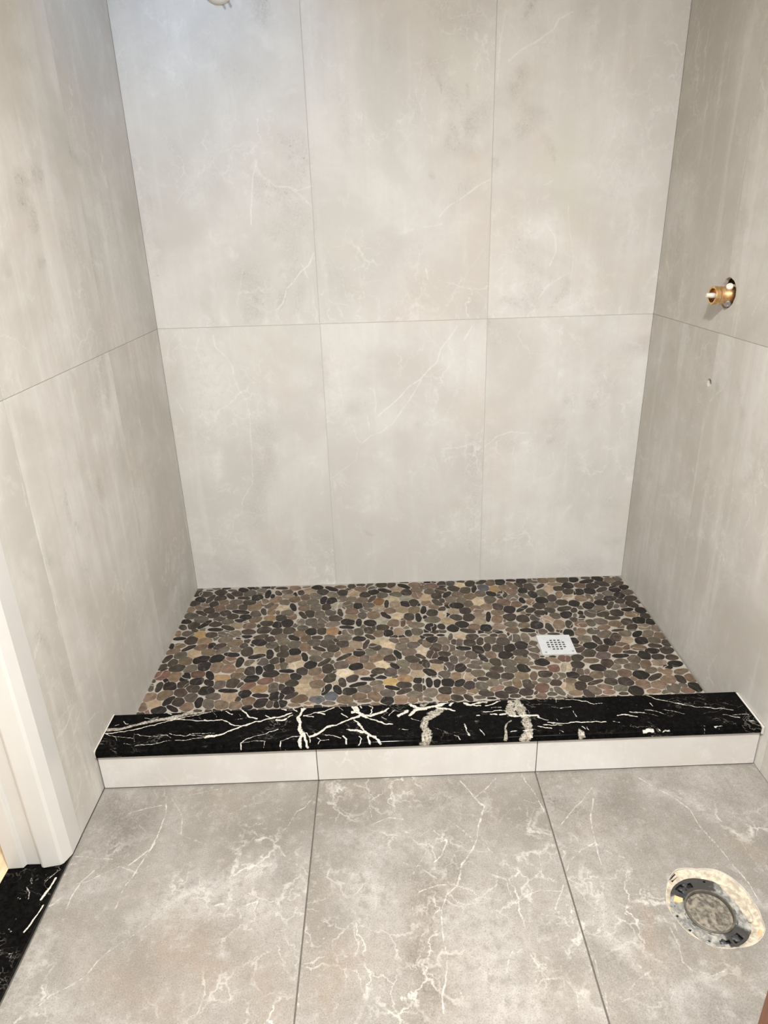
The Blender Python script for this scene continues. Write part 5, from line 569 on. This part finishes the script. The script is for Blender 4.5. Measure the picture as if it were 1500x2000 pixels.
# ============================================================ curb
curb = thing('shower_curb', 'low tiled shower curb topped by a slab of black marble with white veins', 'shower curb', (0.9, -1.0, 0))
core = MB(); core.box((0.002, -1.052, 0.0), (1.808, -0.945, 0.1175)); core.build('curb_core', M['mortar'], curb)
sk = 0.0100
for i in range(3):
    a, b = (0.003, .5956, 1.2002, 1.812)[i:i + 2]
    ya = -1.0754 + sk * (a - .9); U = np.array((1, sk, 0)) ; 
    tiled('curb_tile', (0, -1.0754 - sk * .9, 0), (1, sk, 0), (0, 0, 1), (0, -1, 0), [(a, b, .004, .118)], .008, None, M['wall_tile'], M['floor_grout'], .0026,
          parent=curb, seed0=90 + i * 7, depth=.003, back=(a, b, .0, .118))
def slab(name, mat, key, xs, prof_pts, place, parent, step):
    """sweeps a cross-section along x with the drawn veins; prof_pts = [(s, y, z)]"""
    s = [p[0] for p in prof_pts]; ss = []
    for i in range(len(s) - 1):
        k = max(1, int(math.ceil((s[i + 1] - s[i]) / step))); ss += list(np.linspace(s[i], s[i + 1], k, endpoint=False))
    ss.append(s[-1]); ss = np.array(ss); yy = np.interp(ss, s, [p[1] for p in prof_pts]); zz = np.interp(ss, s, [p[2] for p in prof_pts])
    n, m = len(xs), len(ss); X, Sg = np.meshgrid(xs, ss, indexing='ij'); i = np.arange(n * m).reshape(n, m)
    F = np.stack([i[:-1, :-1], i[:-1, 1:], i[1:, 1:], i[1:, :-1]], -1).reshape(-1, 4)
    u, v = X.ravel(), Sg.ravel(); Y = np.tile(yy, n); Z = np.tile(zz, n)
    V = place(u, Y, Z)
    pr = paint(key, u, v, wob=.009, wf=60, wmin=.0011, wfac=.95); z = np.zeros_like(u)
    A = np.stack([pr.get('w', z), pr.get('g', z), z, z + 1], -1)
    T = np.stack([u, v, z, z + 1], -1)
    o = mesh_obj(name, V, F, mat, parent, attrs={'prt': A, 'uvt': T})
    import bmesh
    bm = bmesh.new(); bm.from_mesh(o.data)
    bmesh.ops.remove_doubles(bm, verts=[v_ for v_ in bm.verts if v_.is_boundary], dist=1e-5)
    edges = [e for e in bm.edges if e.is_boundary]
    bmesh.ops.holes_fill(bm, edges=edges, sides=0)
    bmesh.ops.recalc_face_normals(bm, faces=bm.faces); bm.to_mesh(o.data); bm.free()
    for p in o.data.polygons: p.use_smooth = len(p.vertices) == 4
    try: o.data.set_sharp_from_angle(angle=math.radians(30))
    except Exception: pass
    return o
cp = [(0, -.935, .139), (.138, -1.073, .139), (.1405, -1.0755, .1386), (.1425, -1.0775, .1377), (.1445, -1.0825, .1345), (.147, -1.084, .132), (.160, -1.084, .1187), (.168, -1.076, .1182), (.309, -.935, .1182), (.330, -.935, .139)]
xs = np.linspace(.0045, 1.8065, 1380)
cap = slab('marble_cap', M['marble'], 'C', xs, cp, lambda u, y, z: np.stack([u, y + sk * (u - .9), z + .0006], -1), curb, .0014)
tag(cap, 'glossy black marble cap with branching white veins')
b = MB()
b.box((0.0006, -1.092, .117), (0.0046, -.94, .1402)); b.box((1.8065, -1.078, .117), (1.8122, -.93, .1405)); b.build('caulk_bead', M['caulk'], curb, bevel=.001)

# ============================================================ black marble threshold in the doorway
tp = [(0, 0, .0056), (.001, 0, .0062), (.126, 0, .0062), (.127, 0, .0056)]
def build_threshold():
    us = np.linspace(-.1375, -.0028, 92); vs = np.linspace(1.246, 2.352, 420); u, v, F, border = grid(us, vs, [])
    pr = paint('T', u, v, wob=.004, wf=60, wmin=.0010, wfac=.9); z = np.zeros_like(u)
    V = np.stack([u, -v, z + .0062], -1); nb = len(border); k = np.arange(nb); n0 = len(V)
    V = np.r_[V, np.stack([u[border], -v[border], np.full(nb, -.02)], -1)]
    Fs = np.stack([border, n0 + k, n0 + (k + 1) % nb, np.roll(border, -1)], -1)
    A = np.stack([pr.get('w', z), pr.get('g', z), z, z + 1], -1); T = np.stack([u + 3, v, z, z + 1], -1)
    return mesh_obj('door_threshold', V, np.r_[F[:, ::-1], Fs], M['marble'], None, attrs={'prt': np.r_[A, A[border]], 'uvt': np.r_[T, T[border]]})
tag(build_threshold(), 'black marble door threshold with a few white veins below the white door casing', 'threshold')

# ============================================================ shower drain
DC = Vector((1.3985, -0.4985, ZS + .0018))
dr = thing('shower_drain', 'small square pale metal drain with a round grid of square holes in the pebble floor', 'drain', DC)
def drain_plate():
    half = .0595; hs = .0046; pitch = .0136; R = .0355; lines = set([-half, half])
    for k in range(-3, 4):
        for t in range(5): lines.add(round(k * pitch - hs + t * hs / 2, 6))
    ls = np.array(sorted(lines)); u, v = np.meshgrid(ls, ls, indexing='ij'); n = len(ls); i = np.arange(n * n).reshape(n, n)
    F = np.stack([i[:-1, :-1], i[1:, :-1], i[1:, 1:], i[:-1, 1:]], -1).reshape(-1, 4); u = u.ravel(); v = v.ravel()
    cu = u[F].mean(1); cv = v[F].mean(1); inx = np.abs(cu - np.round(cu / pitch) * pitch) < hs; iny = np.abs(cv - np.round(cv / pitch) * pitch) < hs
    keep = ~(inx & iny & (np.hypot(cu, cv) < R)); F = F[keep]
    a = math.radians(-1.5); V = np.stack([DC.x + u * math.cos(a) - v * math.sin(a), DC.y + u * math.sin(a) + v * math.cos(a), u * 0 + DC.z + .0015], -1)
    o = mesh_obj('grate_plate', V, [tuple(f) for f in F], M['drain_metal'], dr)
    m = o.modifiers.new('thickness', 'SOLIDIFY'); m.thickness = .0024; m.offset = -1
    return o
drain_plate()
b = MB(); b.box((DC.x - .055, DC.y - .055, ZS - .0005), (DC.x + .055, DC.y + .055, ZS + .0006)); b.build('drain_cup', M['dark'], dr)
for sx, sy in ((-.046, -.046), (.048, -.044)):
    b = MB(); b.lathe((DC.x + sx, DC.y + sy, DC.z + .001), (0, 0, 1), [(0, .0035), (.0011, .0035), (.0014, .0026)], 16); b.build('screw', M['screw'], dr, smooth=True)

# ============================================================ shower valve stub on the right wall
def on_right(u, z, out): return Vector((1.8 + .0136 * u - out, -u - .0136 * out, z))
vc = on_right(.505, 1.2075, 0); vx = Vector((-1, -.05, .02)).normalized()
va = thing('shower_valve', 'bare brass shower valve body sticking out of a rough round hole in the right wall', 'valve', vc)
b = MB(); b.lathe(vc, vx, [(-.055, .030), (-.012, .030), (-.010, .0262), (.010, .0262), (.012, .0248), (.030, .0248), (.031, .0232), (.036, .0232), (.0365, .0258), (.045, .0258), (.046, .0250), (.046, .0195), (.016, .0190), (.016, .004)], 44, cap1=True)
b.build('brass_body', M['brass'], va, smooth=True)
b = MB(); b.lathe(vc + vx * .012, vx, [(0, .0165), (.012, .0165), (.013, .014), (.013, .0085)], 28); b.build('cartridge', M['brass'], va, smooth=True)
b = MB(); b.lathe(vc + vx * .018, vx, [(0, .0075), (.034, .0075), (.036, .0066), (.044, .0066), (.0455, .005)], 10); tag(b.build('stem', M['white_plastic'], va, smooth=True), 'white plastic stem')
for dz, dy in ((.0235, -.012), (-.021, -.016)):
    q = vc + vx * .004 + Vector((0, dy, dz)); ax = Vector((-.35, -.75, .55 if dz > 0 else -.35)).normalized()
    b = MB(); b.lathe(q - ax * .006, ax, [(0, .0098), (.010, .0098), (.0122, .0082), (.0122, .0046), (.0105, .0043), (.0105, .001)], 26)
    tag(b.build('check_stop', M['screw'] if dz < 0 else M['white_plastic'], va, smooth=True), 'round silver check stop' if dz < 0 else 'round white check stop')

# ============================================================ round white cover at the top of the back wall
b = MB(); b.lathe((.344, -.001, 2.1085), (0, -1, 0), [(0, .050), (.003, .050), (.010, .046), (.016, .037), (.018, .020)], 48)
tag(b.build('wall_cover_plate', M['white_plastic'], smooth=True), 'round cream white cover plate high on the back wall above two pencil marks', 'cover plate')

# ============================================================ toilet flange in its hole
fc = Vector((FC[0], -FC[1], -.010))
fl = thing('toilet_flange', 'round grey toilet flange with a capped pipe in a rough hole in the floor tile', 'toilet flange', fc)
oc = Vector((-.014, -.007, 0)); gc = fc + oc
def ring_grid(c, r0, r1, n, m, hfun, name, mat, dele=None, dk=None, z=0.0, rout=None, skirt=.004):
    th = np.linspace(0, 2 * math.pi, n, endpoint=False); V, A = [], []
    for i in range(m + 1):
        t = i / m
        for a in th:
            ro = r1 if rout is None else rout(a); r = r0 + (ro - r0) * t; x = c.x + r * math.cos(a); y = c.y + r * math.sin(a)
            V.append((x, y, c.z + z + hfun(x, y, t))); q = dk(math.degrees(a), r) if dk else 0; A.append((q, q, q, 1))
    F = []
    for i in range(m):
        for k in range(n):
            t = (i + .5) / m; a = th[k] + math.pi / n; r = r0 + (r1 - r0) * t
            if dele and dele(math.degrees(a) % 360, r): continue
            F.append((i * n + k, (i + 1) * n + k, (i + 1) * n + (k + 1) % n, i * n + (k + 1) % n))
    o = mesh_obj(name, V, F, mat, fl, attrs={'prt': A})
    if skirt: s_ = o.modifiers.new('thickness', 'SOLIDIFY'); s_.thickness = skirt; s_.offset = -1
    return o
def nz(x, y, f, a): return (mnoise.noise(Vector((x * f, y * f, 3.3)))) * a
b = MB(); b.lathe((fc.x, fc.y, -.024), (0, 0, 1), [(0, .104), (.0015, .104)], 48); b.build('pipe_hole_base', M['dark'], fl)
# mortar between tile edge and flange
def rhole(a):   # distance from the flange centre to the hole edge at world angle a
    lo, hi = .02, .14
    d = Vector((math.cos(a), math.sin(a), 0))
    for _ in range(18):
        mid = (lo + hi) / 2; q = oc + d * mid; wa = math.degrees(math.atan2(q.y, q.x)); w2 = np.interp(-math.radians(wa), ha[order], hb[order, 1], period=2 * math.pi)
        if q.length < w2: lo = mid
        else: hi = mid
    return lo + .001
def below(a, r, lst):
    for a0, r0_, rad in lst:
        d = math.hypot(r * math.cos(math.radians(a)) - r0_ * math.cos(math.radians(a0)), r * math.sin(math.radians(a)) - r0_ * math.sin(math.radians(a0)))
        if d < rad: return True
    return False
ring_grid(gc, .080, .1, 150, 10, lambda x, y, t: -.004 + .0085 * t ** .7 + nz(x, y, 70, .0028) + nz(x, y, 190, .0012), 'mortar_bed', M['mortar'], rout=rhole,
          dele=lambda a, r: 112 < a < 128 and r > .09, skirt=.003)
def cut(a, r):
    a = a % 360
    if 98 < a < 112 and .062 < r < .0735: return True
    if 116 < a < 134 and .060 < r < .078: return True
    if 286 < a < 306 and .062 < r < .077: return True
    if 262 < a < 281 and .066 < r < .0745: return True
    return below(a, r, [(74, .077, .0028), (186, .076, .003), (214, .074, .0033), (245, .073, .003)])
def dk(a, r):
    a = a % 360
    bell = lambda c, w: max(0, 1 - (abs((a - c + 180) % 360 - 180) / w) ** 4)
    v = max(.74 * bell(104, 62), .70 * bell(300, 32), .40 * bell(172, 20), .25 * bell(20, 30))
    if r < .058: v = max(v, .45)
    return v
ring_grid(gc, .050, .0835, 260, 26, lambda x, y, t: nz(x, y, 50, .0016), 'flange_ring', M['flange'], dele=cut, dk=dk, z=-.001, skirt=.0035)
# smeared mortar lying over the ring's right side
def smear(a0, a1, r0, r1, name, mat, h, seed):
    V, F = [], []; n, m = 40, 8
    for i in range(n + 1):
        t = i / n; a = math.radians(a0 + (a1 - a0) * t); tap = math.sin(math.pi * min(max(t, .02), .98)) ** .45
        rm = (r0 + r1) / 2 + mnoise.noise(Vector((t * 5, seed, 0))) * .004; hw = (r1 - r0) / 2 * tap * (1 + .35 * mnoise.noise(Vector((t * 9, seed + 4, 0))))
        for j in range(m + 1):
            s = j / m * 2 - 1; r = rm + hw * s
            V.append((gc.x + r * math.cos(a), gc.y + r * math.sin(a), gc.z - .0005 + h * (1 - s * s) ** .5 + .0006 * mnoise.noise(Vector((a * 9, r * 300, seed)))))
    for i in range(n):
        for j in range(m): F.append((i * (m + 1) + j, (i + 1) * (m + 1) + j, (i + 1) * (m + 1) + j + 1, i * (m + 1) + j + 1)[::-1])
    o = mesh_obj(name, V, F, mat, fl, smooth=True); s_ = o.modifiers.new('thickness', 'SOLIDIFY'); s_.thickness = .0015; return o
smear(-22, 50, .068, .092, 'mortar_smear', M['mortar'], .0035, 1)
smear(192, 240, .078, .092, 'mortar_smear', M['mortar'], .0025, 2)
smear(-60, -20, .094, .106, 'orange_scrap', M['orange_scrap'], .0035, 6)
smear(60, 128, .0925, .101, 'mortar_smear', M['mortar'], .003, 9)
# tan scrap, black bolts remnants, pipe rim and plug
b = MB(); q = gc + Vector((-.058, .031, 0)); b.add([(q.x - .012, q.y - .004, -.0085), (q.x - .004, q.y + .009, -.0075), (q.x + .012, q.y + .001, -.008), (q.x + .008, q.y - .007, -.0085), (q.x - .001, q.y - .009, -.009),
      (q.x - .012, q.y - .004, -.0125), (q.x - .004, q.y + .009, -.0125), (q.x + .012, q.y + .001, -.0125), (q.x + .008, q.y - .007, -.0125), (q.x - .001, q.y - .009, -.0125)],
      [(4, 3, 2, 1, 0), (5, 6, 7, 8, 9)] + [(i, (i + 1) % 5, 5 + (i + 1) % 5, 5 + i) for i in range(5)])
tag(b.build('tan_scrap', M['tan_scrap'], fl, bevel=.001), 'tan wooden shim scrap')
for a, r, s in ((138, .058, .009), (124, .066, .0075), (112, .072, .006), (-66, .068, .008), (-92, .070, .006), (147, .066, .006)):
    q = gc + Vector((r * math.cos(math.radians(a)), r * math.sin(math.radians(a)), -.004))
    b = MB(); b.lathe(q, (0, 0, 1), [(0, s), (.0035, s), (.0052, s * .5)], 14, rfun=lambda t: 1 + .22 * math.sin(3 * t + a) + .16 * math.sin(5 * t)); b.build('bolt_stub', M['black_rubber'], fl)
b = MB(); b.lathe((gc.x, gc.y, gc.z - .008), (0, 0, 1), [(0, .0530), (.0095, .0525), (.0108, .0510), (.0105, .0490), (.0055, .0478), (.001, .0475)], 64, cap0=False, cap1=False); b.build('pipe_rim', M['pipe_rim'], fl, smooth=True)
ring_grid(gc + Vector((-.001, -.0015, 0)), .0005, .0478, 80, 16, lambda x, y, t: -.0035 + nz(x, y, 60, .0016) + nz(x, y, 160, .001) - (.0015 if .84 < t < .9 else 0), 'pipe_plug', M['pipe_plug'], skirt=.003)

# ============================================================ low cabinet, only its corner shows at the lower right
vn = thing('low_cabinet', 'low brown wooden cabinet whose corner shows at the lower right edge', 'cabinet', (1.58, -2.25, 0))
b = MB(); b.box((1.345, -2.60, .07), (1.822, -1.905, .50)); b.build('body', M['brown_wood'], vn, bevel=.002)
b = MB(); b.box((1.40, -2.59, .0), (1.820, -1.93, .07)); b.build('toe_kick', M['brown_wood'], vn)
for y0, y1 in ((-2.245, -1.902), (-2.598, -2.255)):
    b = MB(); b.box((1.327, y0, .08), (1.345, y1, .49)); d = b.build('door', M['brown_wood'], vn, bevel=.002)
    b = MB(); b.lathe((1.327, y0 + .03 if y0 > -2.3 else y1 - .03, .40), (-1, 0, 0), [(0, .006), (.012, .005), (.016, .012), (.024, .012), (.027, .007)], 20); k_ = b.build('knob', M['screw'], d, smooth=True)
b = MB(); b.box((1.322, -2.61, .50), (1.822, -1.899, .52)); b.build('top_board', M['brown_wood'], vn, bevel=.003)

# ============================================================ ceiling lamps; the shower and hall ones are added out of view
def downlight(x, y, lbl, r=.075):
    t = thing('ceiling_downlight', lbl, 'ceiling light', (x, y, 2.44))
    b = MB(); b.lathe((x, y, 2.4395), (0, 0, -1), [(0, r + .018), (.004, r + .018), (.007, r + .010), (.007, r), (.002, r)], 40, cap1=False); b.build('trim_ring', M['paint_white'], t, smooth=True)
    b = MB(); b.lathe((x, y, 2.4395), (0, 0, -1), [(0, r), (.0015, r)], 40); b.build('lens', M['lens'], t)
downlight(.42, -.42, 'small round recessed light, added out of view, in the ceiling above the shower floor', .045)
downlight(.78, -2.25, 'round recessed light in the ceiling of the room in front of the shower')
downlight(-.75, -2.1, 'round recessed light, added out of view, in the ceiling of the hall beyond the door')
